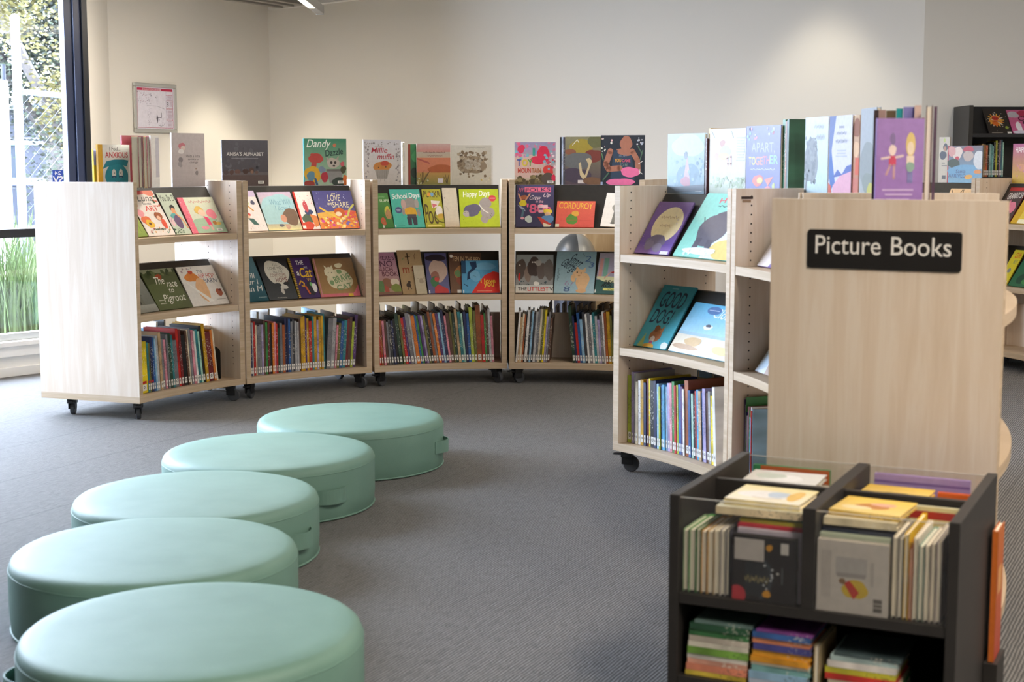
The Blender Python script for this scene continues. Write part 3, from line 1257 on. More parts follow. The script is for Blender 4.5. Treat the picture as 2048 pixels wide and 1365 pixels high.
shelf_row('R1', 'i14/270 v7/285 s6/280 c8/250 w8/255 Y10/260 n8/250 R7/265 y5/270 k14/262 n8/265 l8/255 i5/245 b7/250 q8/255 l7/250 v8/265 p8/268 g9/275 r7/262 i6/265 b9/268 P8/262 w6/255 O14/290 b9/255 f8/245 k8/240 r5/258 q8/265 T10/262 b7/258 v11/275 m10/262 s8/270 y10/255 w10/290',
          A('R1', 1240, 886), A('R1', 1447, 933), W6, lean=lambda q: 0.6 + 3.5 * q, seed=17, redto=0)
shelf_row('R2', 'v9/285 P8/282 w6/265 g12/292 n7/240 w7/228 h8/245 b7/235 p6/262 g10/250 q16/225 w8/262 r10/250 l9/255', A('R2', 1478, 950), A('R2', 1478, 950) + .068, W7, lean=0.8, seed=18)
shelf_row('B2', 's8 K9 t9 b8 m9 p8 P9 b10 n8', A('B2', 2008, 712), A('B2', 2046, 712), W8, lean=1.5, seed=19, hs=(.25, .29))

back_row('L1', 's12 w14 w12 S10 w14 l14 w12 k10 w12', -0.14, 0.12, 'of the window-end bookcase', seed=21)
back_row('L2', 'w12 f14 w12 w13 w12 w10 w13 w12 w11 l13 w12 k11', -0.15, 0.16, 'of the second bookcase', seed=22)
back_row('L3', 's11 w13 w12 w12 e12 w13 w12 s12 w12 c12 w12 n11 s12 w12', -0.15, 0.15, 'of the third bookcase', seed=23)
back_row('L4', 'K11 m12 K12 S11 k12 S12 K11 m12 K12 S11 k12 K12 S12 m11', -0.10, 0.15, 'of the fourth bookcase', seed=24, hs=(.28, .315))
back_row('R1', 'l13 s12 S12 i12 S11 n12 Y12 s12', -0.14, 0.14, 'of the white-edged bookcase', seed=25, hs=(.27, .30))

# bookend at the right of the first bottom shelf
be = MB()
pts = [(0.02 + .055 * math.cos(R(t)), .135 + .03 * math.sin(R(t))) for t in range(0, 181, 20)]
be.prism([(x, z) for x, z in [(0.075, 0)] + pts + [(-.035, 0)]], 0, 0.002, 0, Matrix(((0, 0, 1, 0), (1, 0, 0, 0), (0, 1, 0, 0), (0, 0, 0, 1))))
be.box(-0.0, -.03, 0, .09, .07, .0012)
bo = be.build('metal_bookend', M['plastic'])
aa = A('L1', 470, 762)
bo.matrix_world = Matrix.Translation(wp('L1', aa, .12, Z_FLOOR_IN + .001)) @ Matrix.Rotation(heading('L1', aa), 4, 'Z') @ Matrix.Scale(-1, 4, (1, 0, 0)) @ Matrix.Scale(0.35, 4, (1, 0, 0))
tag(bo, 'black metal bookend at the end of the books in the window-end bookcase', 'bookend')

# ------------------------------------------------------------------ face-out books on the slopes
sb = slope_book
# window-end bookcase, top slope
sb('L1', 't', 262, 297, (476, 472), .235, '#a9b255', [('g', '#c2c06a', '#8aa345'), ('b', .55, .3, .35, .25, '#9cb04e', 3), ('l', [(.75, .1), (.8, .35), (.72, .6)], .02, '#5f7a34')],
   'yellow-green book at the window end of the first top slope, mostly hidden', 0, spinecol='#8f9a4a')
sb('L1', 't', 299, 352, (474, 470), .262, '#f1e6dc', [('bg', '#f3e8df'), ('b', .35, .97, .4, .06, '#e0605c', 2), ('b', .8, .95, .2, .07, '#e98a70', 5), ('t', 'Luna', .3, .76, .86, .9, '#3f4a4a', .3), ('t', 'loves', .4, .68, .7, .74, '#4b5151', .2),
   ('t', 'ART', .38, .54, .86, .66, '#e4473f', .05, 0, .03), ('b', .1, .68, .08, .05, '#e56a5c', 1), ('b', .12, .5, .12, .09, '#ef9ba0', 7), ('b', .2, .34, .16, .1, '#e9713f', 8), ('b', .28, .26, .14, .09, '#f0bd32', 9), ('e', .28, .26, .05, .03, '#7a4a20'),
   ('b', .72, .42, .13, .1, '#a4572e', 4), ('e', .70, .38, .07, .05, '#f0bfa0'), ('b', .8, .25, .09, .1, '#e8573a', 6), ('s', .05, .05, .95, .18, 22, .012, .03, ['#2f6b50', '#e9a53d', '#d7545e', '#7fb8a0'], 3), ('t', '~', .3, .1, .75, .17, '#5a6a5a', .3), ('s', .82, .6, .97, .9, 8, .02, .05, ['#3d6a4b', '#d7644c'], 6)],
   'white book with red ART lettering and flowers on the first top slope', 0, spinecol='#6a5a52')
sb('L1', 't', 353, 384, (470, 467), .245, '#c3cdb8', [('bg', '#c7d2bd'), ('t', 'You Be D', .06, .8, .98, .95, '#4a4f45', .1), ('b', .55, .62, .16, .09, '#2e2a2a', 2), ('e', .55, .55, .13, .09, '#e7a274'), ('b', .45, .44, .22, .07, '#62aca8', 3), ('b', .55, .3, .25, .15, '#6d5577', 6),
   ('l', [(.6, .5), (.85, .35), (.95, .15)], .09, '#e7a274'), ('b', .15, .3, .14, .1, '#e9c3c6', 5), ('s', 0, .02, .6, .14, 26, .02, .05, ['#2c5a3a', '#3f7a4a', '#1f3f2c'], 9), ('l', [(.1, .3), (.3, .45)], .02, '#3a5a3a')],
   'sage green book with a dark haired child on the first top slope', 0, spinecol='#5c5a58')
sb('L1', 't', 387, 457, (468, 463), .215, '#e58a92', [('bg', '#d9dcc4'), ('r', 0, 0, .16, 1, '#ea7386'), ('s', 0, .0, .16, 1, 26, .01, .02, ['#f0a3ad', '#dc5a70'], 4), ('t', '~', .26, .82, .9, .92, '#cfa99a', .1), ('r', .16, 0, 1, .3, '#a9c4a6'), ('b', .5, .33, .35, .09, '#a9c4a6', 2),
   ('b', .45, .63, .12, .12, '#e0b95f', 3), ('e', .5, .56, .1, .09, '#f5cdb2'), ('b', .76, .52, .14, .13, '#f08a98', 5), ('p', [(.5, .47), (.62, .42), (.66, .2), (.55, .2)], '#e84f78'), ('l', [(.6, .2), (.62, .08)], .05, '#f0b7b0'), ('b', .42, .14, .1, .05, '#e99aa8', 7), ('b', .82, .25, .1, .05, '#e2b860', 8), ('b', .74, .27, .05, .06, '#b9773f', 8)],
   'pink spined pale book with a fairy and pink flower on the first top slope', 0, spinecol='#e2788a', barcode=(.16, .008))
# window-end bookcase, middle slope
sb('L1', 'm', 262, 320, (629, 623), .225, '#8d8f86', [('g', '#9a9c93', '#6f7168'), ('p', [(.3, .4), (.5, .62), (.72, .4)], '#5d5f55'), ('r', .36, .1, .66, .4, '#77776a'), ('g', '#b0b0a6', '#8f8f84', (0, 0, 1, .18)), ('r', .46, .2, .56, .34, '#3f4038')],
   'grey picture book with a house at the window end of the first middle slope', 0)
sb('L1', 'm', 321, 387, (622, 616), .235, '#575f38', [('g', '#4f5836', '#5f663f'), ('r', 0, .9, 1, 1, '#8a8f74'), ('s', 0, .82, 1, .95, 16, .03, .07, ['#38452a', '#44522f', '#6d7a4d'], 3), ('b', .45, .8, .09, .07, '#a04a2c', 2), ('b', .4, .35, .5, .35, '#626b42', 8),
   ('t', 'The', .26, .62, .56, .8, '#f1efe2', .25), ('t', 'race', .58, .53, .88, .65, '#f1efe2', .25), ('t', 'to', .55, .4, .7, .5, '#f1efe2', .25), ('t', 'Pigroot', .28, .12, .92, .36, '#f1efe2', .25), ('r', .12, .22, .28, .24, '#c9c9b4'), ('r', .12, .14, .3, .16, '#c9c9b4')],
   'olive green book with white handwritten title on the first middle slope', 0)
sb('L1', 'm', 388, 465, (615, 609), .235, '#e6e2da', [('bg', '#e9e4dd'), ('t', 'THE', .5, .82, .66, .89, '#3f4350', .1), ('t', 'HIP HOP', .5, .68, .92, .8, '#c23a35', .15), ('t', 'BARN', .58, .56, .94, .67, '#47506a', .1), ('b', .3, .72, .18, .12, '#d98436', 3), ('b', .32, .85, .06, .05, '#c24a30', 4),
   ('b', .46, .4, .17, .28, '#e9b98a', 6), ('p', [(.02, .7), (.5, .08), (.62, .1), (.1, .62)], '#f4f1ea'), ('b', .86, .3, .08, .1, '#a9604a', 7), ('b', .9, .36, .04, .03, '#7a3a3a', 1), ('r', .7, .12, .95, .14, '#b9b2a8'), ('s', .05, .85, .4, .97, 8, .01, .025, ['#7a86a0', '#b09aa0'], 3)],
   'white book with an orange hen and red lettering on the first middle slope', 0)
# second bookcase, top slope
sb('L2', 't', 478, 538, (464, 463), .250, '#e9e2e0', [('bg', '#e6dedb'), ('t', 'CS & BC', .2, .88, .85, .95, '#6d6a7a'), ('r', .7, .85, 1, 1, '#cdbcd8'), ('b', .55, .68, .1, .06, '#a8bf4c', 2), ('l', [(.58, .62), (.72, .5)], .05, '#d0954a'), ('b', .8, .7, .07, .06, '#5c5c70', 3), ('b', .42, .4, .13, .06, '#d0463f', 4), ('e', .44, .36, .08, .05, '#f0c8a8'),
   ('p', [(.42, .32), (.62, .3), (.75, .14), (.55, .16)], '#4a6a63'), ('s', .3, .05, .9, .14, 10, .01, .02, ['#b0a8b8', '#c9a9a0'], 3)], 'pale lilac book with a small red-haired child on the second top slope', 0)
sb('L2', 't', 539, 606, (463, 461), .240, '#b9cfd2', [('g', '#c9b6cf', '#d8d2a8'), ('b', .5, .6, .5, .34, '#a9cfd6', 2), ('b', .3, .35, .4, .3, '#a9cdd0', 5), ('g', '#b7b09b', '#e0d79c', (0, 0, 1, .16)), ('t', 'What Will', .28, .66, .9, .8, '#7fa9b9', .1), ('t', 'I Bow ?', .4, .52, .85, .64, '#7fa9b9', .1), ('b', .78, .34, .24, .21, '#7d6655', 6), ('e', .55, .3, .09, .1, '#d39a80'), ('b', .42, .12, .07, .04, '#6d6a72', 4), ('b', .6, .08, .06, .07, '#c9a08a', 4)],
   'pale blue book with a curly brown-haired child on the second top slope', 0)
sb('L2', 't', 607, 642, (461, 461), .240, '#c93c33', [('bg', '#d6453a'), ('r', .1, .0, 1, 1, '#f0e6e0'), ('b', .45, .28, .3, .13, '#5b6a58', 3), ('b', .3, .08, .4, .12, '#d4523f', 2), ('b', .6, .45, .22, .08, '#4a5578', 4), ('b', .5, .6, .14, .14, '#c95a60', 5), ('s', .15, .6, .95, .95, 14, .015, .04, ['#d98a8a', '#e8c6c0', '#c06a70'], 6), ('p', [(.6, .4), (1, .34), (1, .1), (.75, .05)], '#e08a50'), ('r', .02, .02, .2, .1, '#f0eee6')],
   'narrow red spined book on the second top slope, between blue and purple ones', 0, spinecol='#d2453a')
sb('L2', 't', 643, 721, (461, 459), .245, '#5a5683', [('g', '#55528a', '#6a6496'), ('r', 0, 0, 1, .3, '#e88a4a'), ('b', .3, .35, .36, .1, '#eab457', 2), ('b', .8, .36, .3, .12, '#e8773f', 3), ('t', 'the', .48, .9, .58, .95, '#efe6b9'), ('t', 'LOVE', .36, .72, .68, .89, '#f0e7bd', .1), ('t', 'we', .32, .61, .44, .68, '#f0e7bd'), ('t', 'SHARE', .44, .55, .86, .70, '#f0e7bd', .1),
   ('l', [(.5, .4), (.75, .3), (.85, .5), (.98, .62)], .05, '#d2cf6a'), ('b', .58, .43, .14, .11, '#c9642f', 5), ('e', .54, .38, .08, .06, '#f4dcb8'), ('l', [(.1, .55), (.3, .4), (.55, .25), (.75, .22)], .05, '#efc552'), ('s', .02, .02, .98, .3, 70, .02, .05, ['#f2b24a', '#e85a5a', '#f0d06a', '#d9589a', '#e9733a', '#7a6ab0', '#f5e0a0'], 8), ('s', .05, .55, .95, .97, 16, .006, .014, ['#cfcde8'], 4), ('s', .72, .25, .98, .45, 20, .02, .04, ['#e85a5a', '#f0a03a', '#d9589a'], 9)],
   'purple book with a curly title above bright flowers and a squirrel', 0)
# second bookcase, middle slope
sb('L2', 'm', 486, 539, (604, 603), .270, '#1f5f6c', [('g', '#5f8796', '#174e5a'), ('b', .35, .8, .2, .06, '#3c4f58', 3), ('t', 'Will', .34, .52, .8, .64, '#f0efe9', .2), ('t', 'our l', .3, .38, .85, .5, '#f0efe9', .2), ('t', 'in M', .42, .22, .92, .35, '#f0efe9', .2), ('t', '~', .66, .06, .96, .1, '#9fb9bd')],
   'dark teal book with white title on the second middle slope', 0)
sb('L2', 'm', 540, 598, (603, 601), .255, '#2c2f33', [('g', '#26282c', '#43474a'), ('b', .55, .66, .38, .3, '#d8d4c6', 41), ('e', .55, .64, .36, .29, '#dad6c9'), ('t', "I'LL", .5, .83, .66, .88, '#6a675f'), ('t', 'LOVE YOU', .3, .73, .84, .8, '#6a675f'), ('t', 'TILL THE', .42, .65, .76, .7, '#6a675f'), ('t', 'COWS COME', .3, .55, .84, .63, '#8a5a50'), ('t', 'HOME', .44, .42, .84, .53, '#7a3f38'),
   ('b', .4, .35, .16, .05, '#3a3d3f', 2), ('b', .65, .3, .12, .06, '#d5d2c9', 3), ('b', .55, .2, .06, .07, '#c9c6bd', 5), ('b', .75, .38, .1, .04, '#2b2d2f', 6), ('t', '~', .28, .03, .62, .06, '#c9c6bd')], 'black book with a white moon circle of lettering on the second middle slope', 0)
sb('L2', 'm', 599, 642, (601, 600), .255, '#41275e', [('bg', '#40265f'), ('r', 0, 0, .1, 1, '#d2ad3a')] + [('r', 0, i / 24, .1, i / 24 + .018, '#1f1a22') for i in range(24)] + [('t', 'THE', .3, .82, .66, .92, '#f2f0f2', 0, 0, .03), ('t', 'WAS', .62, .72, .78, .77, '#f2f0f2'), ('t', 'a', .22, .55, .34, .65, '#f2f0f2', 0, 0, .03), ('t', 'Cat', .36, .5, .92, .74, '#e6b733', .1, 0, .04),
   ('l', [(.2, .34), (.3, .42), (.42, .36), (.38, .28), (.3, .3)], .06, '#e0a62e'), ('b', .66, .22, .2, .18, '#2f2c35', 3), ('e', .72, .33, .06, .05, '#6fb36a'), ('b', .85, .24, .1, .12, '#e9e6e6', 4), ('l', [(.45, .28), (.55, .1)], .08, '#c9592f'), ('t', 'W', .6, .4, .8, .48, '#e6b733')],
   'purple book with a yellow and black checked spine on the second middle slope', 0, spinecol='#c9a637')
sb('L2', 'm', 643, 724, (600, 596), .245, '#a17a50', [('g', '#8a6a48', '#a9834f'), ('r', 0, 0, 1, .08, '#d7707a'), ('p', [(.86, .1), (1, .3), (1, 0), (.7, 0)], '#df7884'), ('r', .7, .0, .82, .07, '#e8c23a'), ('b', .58, .44, .29, .28, '#dcd3b0', 3), ('b', .36, .62, .13, .14, '#e3dab9', 5), ('p', [(.27, .7), (.25, .82), (.33, .74)], '#e3dab9'), ('p', [(.4, .74), (.45, .82), (.47, .7)], '#e3dab9'),
   ('b', .62, .8, .1, .06, '#dcd3b0', 2), ('t', 'BRAVE', .42, .38, .86, .56, '#7d9a6a', 0, 14, .05), ('t', 'CAT', .45, .18, .85, .32, '#7d9a6a', 0, 10, .05), ('b', .6, .64, .06, .06, '#7d9a6a', 7), ('b', .36, .36, .05, .07, '#7d9a6a', 8), ('e', .33, .62, .012, .012, '#554a3a'), ('e', .41, .62, .012, .012, '#554a3a'), ('r', .03, .0, .06, 1, '#c9868a')],
   'brown book with a cream and green curled cat on the second middle slope', 0)
# third bookcase, top slope
sb('L3', 't', 735, 789, 458, .225, '#4c8a45', [('g', '#5a9350', '#4a8040'), ('t', '~', .42, .86, .8, .92, '#8fb887', .1), ('t', 'SUPER', .48, .74, 1.2, .82, '#e9efdc', .1), ('b', .8, .45, .15, .17, '#c9c04a', 2), ('b', .82, .38, .14, .15, '#b98c62', 3), ('b', .5, .18, .14, .11, '#cc6a4a', 5), ('r', .42, .0, .5, .07, '#efece6'), ('s', .4, .05, .95, .6, 14, .01, .03, ['#3f7238', '#6fa45f'], 3)],
   'green book with a turtle-like figure at the window end of the third top slope', 0)
sb('L3', 't', 790, 851, 457.5, .250, '#4fb3a0', [('bg', '#56bba8'), ('t', 'School Days', .06, .72, .98, .9, '#f3f5f2', .1, 4, .05), ('e', .21, .45, .11, .085, '#5a5f86'), ('r', .14, .455, .28, .475, '#b9bcd0'), ('r', .15, .42, .27, .44, '#b9bcd0'), ('b', .62, .62, .22, .16, '#a29a94', 3), ('e', .4, .6, .08, .14, '#c9a9a2'), ('e', .84, .62, .07, .12, '#b3aaa4'), ('b', .6, .4, .22, .12, '#e2ae3c', 5), ('r', .46, .24, .76, .34, '#5d575c'), ('p', [(.44, .26), (.6, .26), (.58, .06), (.46, .06)], '#4a4650'), ('p', [(.6, .26), (.78, .26), (.76, .06), (.64, .06)], '#4a4650'), ('e', .36, .42, .05, .1, '#a29a94'), ('e', .86, .38, .05, .1, '#a29a94'), ('r', .02, .0, .05, .07, '#eeece6'), ('r', .12, .035, .34, .045, '#3f8a7c')],
   'teal green book with a grey elephant in school clothes on the third top slope', 0)
sb('L3', 't', 852, 890, 457.5, .250, '#b3ae3c', [('bg', '#b5b03e'), ('t', 'PUNKR', .06, .78, .96, .95, '#5c4a32', 0, 0, .03), ('b', .36, .86, .09, .06, '#e8a04a', 3), ('b', .52, .86, .08, .06, '#7fa9c9', 4), ('t', 'P', .05, .12, .24, .6, '#5c4a32'), ('t', 'oc', .2, .08, .7, .42, '#5c4a32'), ('p', [(.42, .7), (.9, .68), (.72, .52), (.45, .5)], '#efe3d6'), ('p', [(.46, .62), (.74, .58), (.5, .5)], '#e07a80'), ('b', .8, .4, .2, .14, '#efe6da', 6), ('b', .84, .28, .18, .07, '#cfa94a', 2), ('l', [(.55, .26), (.75, .14), (.98, .12)], .04, '#4a3a2a'), ('r', .12, .01, .85, .05, '#e8d67a')],
   'mustard yellow book with big brown lettering on the third top slope', 0)
sb('L3', 't', 891, 920, 457.5, .258, '#d8cbb4', [('bg', '#d9cdb7'), ('b', .12, .74, .03, .02, '#8a7a60', 2), ('l', [(.15, .52), (.22, .5), (.3, .42)], .012, '#6a5f50'), ('g', '#d9cdb7', '#c9b59a', (0, 0, 1, .2))], 'cream book peeping out beside the lime green one on the third top slope', 0, spinecol='#c9bca4')
sb('L3', 't', 921, 1001, 457.5, .250, '#b4c42e', [('bg', '#b7c832'), ('t', 'Happy Days', .1, .76, .78, .95, '#f4f6e4', .1, 4, .05), ('e', .84, .75, .09, .085, '#d94a55'), ('r', .77, .745, .91, .765, '#f2c9cc'), ('b', .32, .44, .22, .16, '#6a6478', 2), ('b', .66, .63, .14, .15, '#a59c98', 3), ('b', .7, .36, .16, .18, '#aaa09c', 4), ('b', .16, .34, .08, .08, '#b5aba6', 5), ('b', .62, .2, .1, .1, '#a89e99', 6), ('l', [(.5, .58), (.6, .44), (.72, .36)], .03, '#e9e4dc'), ('s', .08, .1, .95, .4, 14, .005, .012, ['#5d6a22'], 4)],
   'lime green book with a grey elephant lying down on the third top slope', 0)
# third bookcase, middle slope
sb('L3', 'm', 752, 805, 592, .272, '#a97a90', [('g', '#b98aa8', '#a98a72'), ('t', "THERE'S", .2, .82, .96, .92, '#54324a', 0, 0, .02), ('t', 'NO', .36, .66, .86, .8, '#54324a', 0, 0, .02), ('t', 'SUCH', .26, .55, .82, .65, '#5f3040', 0, 0, .02), ('t', 'BOOK', .38, .43, .98, .54, '#5f3040', 0, 0, .02), ('b', .5, .26, .2, .13, '#8a5f48', 3), ('b', .8, .28, .15, .1, '#d9cbb4', 4), ('b', .82, .14, .2, .1, '#7d8a3f', 5), ('b', .25, .18, .14, .14, '#5f8050', 6), ('b', .45, .1, .08, .12, '#a9503f', 7), ('r', 0, 0, 1, .06, '#80604a')],
   'mauve book with dark lettering at the window end of the third middle slope', 0)
sb('L3', 'm', 806, 854, 592, .285, '#b59a72', [('g', '#b89d76', '#a98c63'), ('l', [(.42, .92), (.42, .68)], .045, '#3a2a20'), ('l', [(.33, .84), (.52, .85)], .035, '#3a2a20'), ('l', [(.18, .77), (.24, .82)], .03, '#7d9a68'), ('t', 'm', .14, .47, .42, .6, '#9a4a32', 0, 0, .04), ('t', 'a', .52, .5, .66, .62, '#8a4a32'), ('l', [(.76, .92), (.7, .86), (.72, .78)], .02, '#6a4a3a'), ('b', .3, .2, .09, .06, '#3f3026', 3), ('b', .34, .26, .05, .04, '#3f3026', 4), ('l', [(.3, .16), (.26, .1)], .03, '#3f3026'), ('l', [(.34, .16), (.4, .11)], .03, '#3f3026')],
   'tan book with a dark cross-shaped letter on the third middle slope', 0)
sb('L3', 'm', 834, 855, 592, .185, '#c9bda4', [('g', '#cdc2aa', '#bfb296'), ('l', [(.2, .55), (.6, .5), (.9, .56)], .03, '#7a6a58'), ('b', .6, .45, .2, .1, '#a99a84', 3)], 'small cream book leaning before the tan one on the third middle slope', 1)
sb('L3', 'm', 857, 901, 592, .262, '#5f5f86', [('g', '#55557f', '#6a6a92'), ('b', .5, .88, .44, .09, '#2c2430', 3), ('b', .55, .55, .38, .3, '#c3a99a', 4), ('b', .4, .42, .2, .12, '#9a6a5a', 5), ('b', .35, .28, .2, .13, '#4a7a52', 6), ('p', [(.3, .0), (.95, .0), (.92, .1), (.5, .22), (.32, .14)], '#c2403f'), ('b', .45, .34, .1, .06, '#c9504a', 7), ('r', .04, .0, .09, .08, '#e9e6e0')],
   'dusky blue book with a figure in red on the third middle slope', 0)
sb('L3', 'm', 902, 968, 592, .262, '#6a4a38', [('g', '#5a4034', '#7a5a44'), ('t', 'TEN IN THE BED', .1, .78, .96, .9, '#d8b58a', 0, -4, .02), ('e', .08, .92, .05, .04, '#e6e0d6'), ('b', .4, .5, .24, .2, '#a9764a', 3), ('b', .5, .3, .3, .14, '#8a4a3a', 4), ('b', .25, .48, .1, .08, '#6a8a5a', 5), ('r', .2, .0, .34, .08, '#e3dfd6')], 'brown book with a curved pale title on the third middle slope', 0)
sb('L3', 'm', 925, 1000, 592, .212, '#4f9ac4', [('bg', '#5aa2cb'), ('r', 0, .6, .12, 1, '#2a4f70'), ('b', .62, .82, .28, .12, '#78b6d8', 3), ('p', [(.22, .95), (.4, .98), (.42, .8), (.3, .66), (.24, .45), (.14, .4), (.16, .62), (.28, .76)], '#21395a'), ('b', .36, .52, .15, .16, '#78b6d8', 5), ('b', .9, .55, .14, .06, '#78b6d8', 6), ('p', [(.24, 0), (1, 0), (1, .62), (.85, .66), (.62, .55), (.46, .34)], '#dd3429'), ('t', 'I love', .5, .3, .9, .44, '#f3c63a', 0, 0, .05), ('t', 'you', .58, .14, .86, .31, '#f3c63a', 0, 0, .05), ('l', [(.05, .28), (.16, .2)], .02, '#22405e'), ('r', .4, .05, .8, .07, '#e99a80'), ('r', .02, .0, .05, .1, '#e9eef2'), ('l', [(.3, .54), (.38, .5)], .008, '#22405e')],
   'blue and red book with yellow I love you lettering', 1)
# fourth bookcase
sb('L4', 't', 1029, 1107, 456, .278, '#4b4868', [('g', '#4f4b70', '#45425f'), ('t', 'MY', .06, .83, .2, .93, '#e87a9a', .2), ('r', .22, .83, .92, .94, '#e5718f'), ('t', 'FOLKS', .24, .84, .9, .93, '#4b3a58', 0, 2, .04), ('t', 'Grew', .36, .64, .66, .75, '#f0dde4', .4), ('t', 'Up', .72, .68, .9, .8, '#f0dde4', .4), ('t', 'in the', .52, .57, .72, .64, '#f0b9c9', .2), ('t', "'80s", .28, .32, .92, .55, '#ee6f94', 0, 0, .09), ('r', .58, .44, .84, .52, '#f2c4cf'), ('r', .6, .34, .74, .4, '#f2c4cf'),
   ('b', .2, .7, .09, .05, '#b9704e', 2), ('l', [(.14, .62), (.06, .78)], .04, '#e0a88a'), ('l', [(.24, .62), (.36, .78)], .04, '#e0a88a'), ('b', .18, .56, .09, .08, '#e6d43a', 3), ('p', [(.04, .52), (.1, .5), (.22, .44), (.26, .36), (.16, .4)], '#a9b3cc'), ('l', [(.2, .4), (.16, .22)], .06, '#5a7a8a'), ('b', .18, .2, .05, .03, '#e8a9b8', 4), ('b', .34, .18, .1, .08, '#c9d6d0', 5), ('b', .84, .36, .11, .07, '#ecd04a', 7), ('e', .84, .3, .08, .05, '#f0c4a0'), ('b', .84, .18, .16, .1, '#6d9ac9', 8), ('p', [(.56, .24), (.66, .22), (.95, .06), (.85, .0), (.72, .04)], '#cc4a40'), ('p', [(.72, .1), (.94, .03), (.9, 0), (.74, 0)], '#efe3c9')],
   'purple-blue book with pink retro lettering on the fourth top slope', 0)
sb('L4', 't', 1110, 1187, 456, .170, '#d8604f', [('g', '#e06a55', '#d25a50'), ('t', 'CORDUROY', .06, .7, .94, .94, '#f2c24a', 0, -2, .02), ('b', .42, .3, .14, .22, '#5f8a3f', 3), ('b', .5, .52, .1, .1, '#e2a94a', 5), ('r', .0, .0, .1, .12, '#e9dfc0'), ('r', .1, .26, .9, .27, '#c04a42'), ('l', [(.5, .06), (.9, .07)], .006, '#a9403a')],
   'wide coral red book with a yellow title on the fourth top slope', 0)
sb('L4', 't', 1200, 1258, 456, .218, '#ece4d8', [('bg', '#eee6db'), ('b', .62, .78, .18, .07, '#8a8478', 2), ('b', .55, .58, .24, .16, '#a09b8f', 3), ('p', [(.38, .48), (.52, .46), (.46, .12), (.34, .12)], '#7d796f'), ('p', [(.54, .46), (.7, .46), (.78, .1), (.64, .1)], '#7d796f'), ('e', .62, .7, .1, .06, '#c9bfae'), ('b', .75, .09, .12, .025, '#6a665d', 5), ('b', .4, .1, .1, .025, '#6a665d', 6)],
   'white book with a grey drawing of a bent standing person on the fourth top slope', 0, roll=3)
sb('L4', 'm', 1027, 1106, 588, .250, '#8a8a88', [('g', '#9aa3a6', '#8f8e8c'), ('b', .12, .62, .14, .26, '#5a504c', 2), ('b', .32, .5, .1, .2, '#8a7a70', 6), ('b', .48, .68, .16, .28, '#4a403e', 3), ('b', .68, .58, .12, .24, '#6a605c', 4), ('b', .88, .6, .14, .26, '#6f6864', 5), ('b', .6, .78, .08, .08, '#a9a49e', 8), ('p', [(.07, .5), (.12, .52), (.12, .3), (.06, .34)], '#c2302c'), ('g', '#cfd3d2', '#ddd8cf', (0, 0, 1, .2)), ('t', 'THE', .06, .06, .3, .15, '#4a423e', 0, 0, .04), ('t', 'LITTLEST', .32, .05, .88, .16, '#d23630', 0, 0, .05), ('t', 'V', .9, .06, 1, .15, '#4a423e', 0, 0, .04), ('b', .55, .24, .07, .06, '#ece9e2', 7), ('e', .44, .8, .02, .02, '#e9e6e0'), ('e', .5, .8, .02, .02, '#e9e6e0'), ('e', .1, .72, .02, .02, '#e9e6e0'), ('s', .1, .2, .95, .3, 12, .01, .03, ['#3a4a50', '#50606a'], 4)],
   'grey book with a row of dark sheep on the fourth middle slope', 0)
sb('L4', 'm', 1107, 1187, 588, .272, '#94b4c0', [('g', '#8fb2bf', '#a3bfc8'), ('t', 'Smart', .34, .62, .68, .92, '#2b3a4a', .1, -35), ('t', 'George', .12, .5, .52, .78, '#2b3a4a', .1, -35), ('t', '2', .74, .76, .88, .9, '#4a6a9a', .2), ('t', '3', .84, .62, .96, .74, '#4a6a9a', .2), ('l', [(.66, .96), (.72, .88)], .01, '#5a6a7a'), ('t', '8', .24, .04, .4, .16, '#4a5f8a', .1), ('t', '67', .26, .18, .5, .3, '#a08aa9', .1), ('t', 'Jules Feiffer', -.12, .42, .26, .48, '#3a4a58', 0, -90),
   ('b', .7, .28, .17, .2, '#e3b98a', 2), ('b', .6, .46, .15, .12, '#e6be90', 3), ('p', [(.5, .54), (.54, .64), (.62, .56)], '#e6be90'), ('p', [(.66, .54), (.76, .62), (.76, .5)], '#e6be90'), ('b', .46, .36, .06, .09, '#e3b98a', 5), ('b', .68, .06, .14, .05, '#dcae80', 6), ('e', .55, .5, .02, .014, '#3a3028'), ('e', .65, .48, .018, .014, '#3a3028'), ('b', .6, .42, .03, .02, '#c9986a', 4)],
   'light blue book with a tan animal and dark scribbled title on the fourth middle slope', 0)
sb('L4', 'm', 1188, 1262, 588, .265, '#3f6a62', [('bg', '#a9a4b4'), ('r', 0, 0, 1, .34, '#3c5f5a'), ('r', .04, .42, .13, .86, '#d29a92'), ('r', .16, .42, .28, .88, '#7fae9a'), ('p', [(0, .42), (.4, .42), (1, .4), (1, .3), (.5, .26), (.2, .3), (0, .38)], '#d5d2a4'), ('b', .62, .78, .08, .07, '#1f1a22', 3), ('p', [(.42, .68), (.7, .76), (.62, .56), (.5, .6)], '#1f1a22'), ('p', [(.36, .52), (.56, .6), (.66, .52), (.54, .48)], '#b2302e'), ('l', [(.38, .54), (.22, .38)], .03, '#d9a090'), ('l', [(.55, .5), (.66, .38)], .03, '#d9a090'), ('t', 'BEATRI', .24, .24, .72, .33, '#2a2a2e', .2, 0, .04), ('t', 'ROLLS A', .18, .16, .78, .24, '#23262a', .3, 0, .04), ('r', .22, .08, 1, .14, '#d6d27a'), ('t', '~', .34, .09, .9, .13, '#7a7a3a'), ('r', .0, .02, .03, .1, '#e9eee9')],
   'green and lilac book with a leaping dancer on the fourth middle slope', 0)
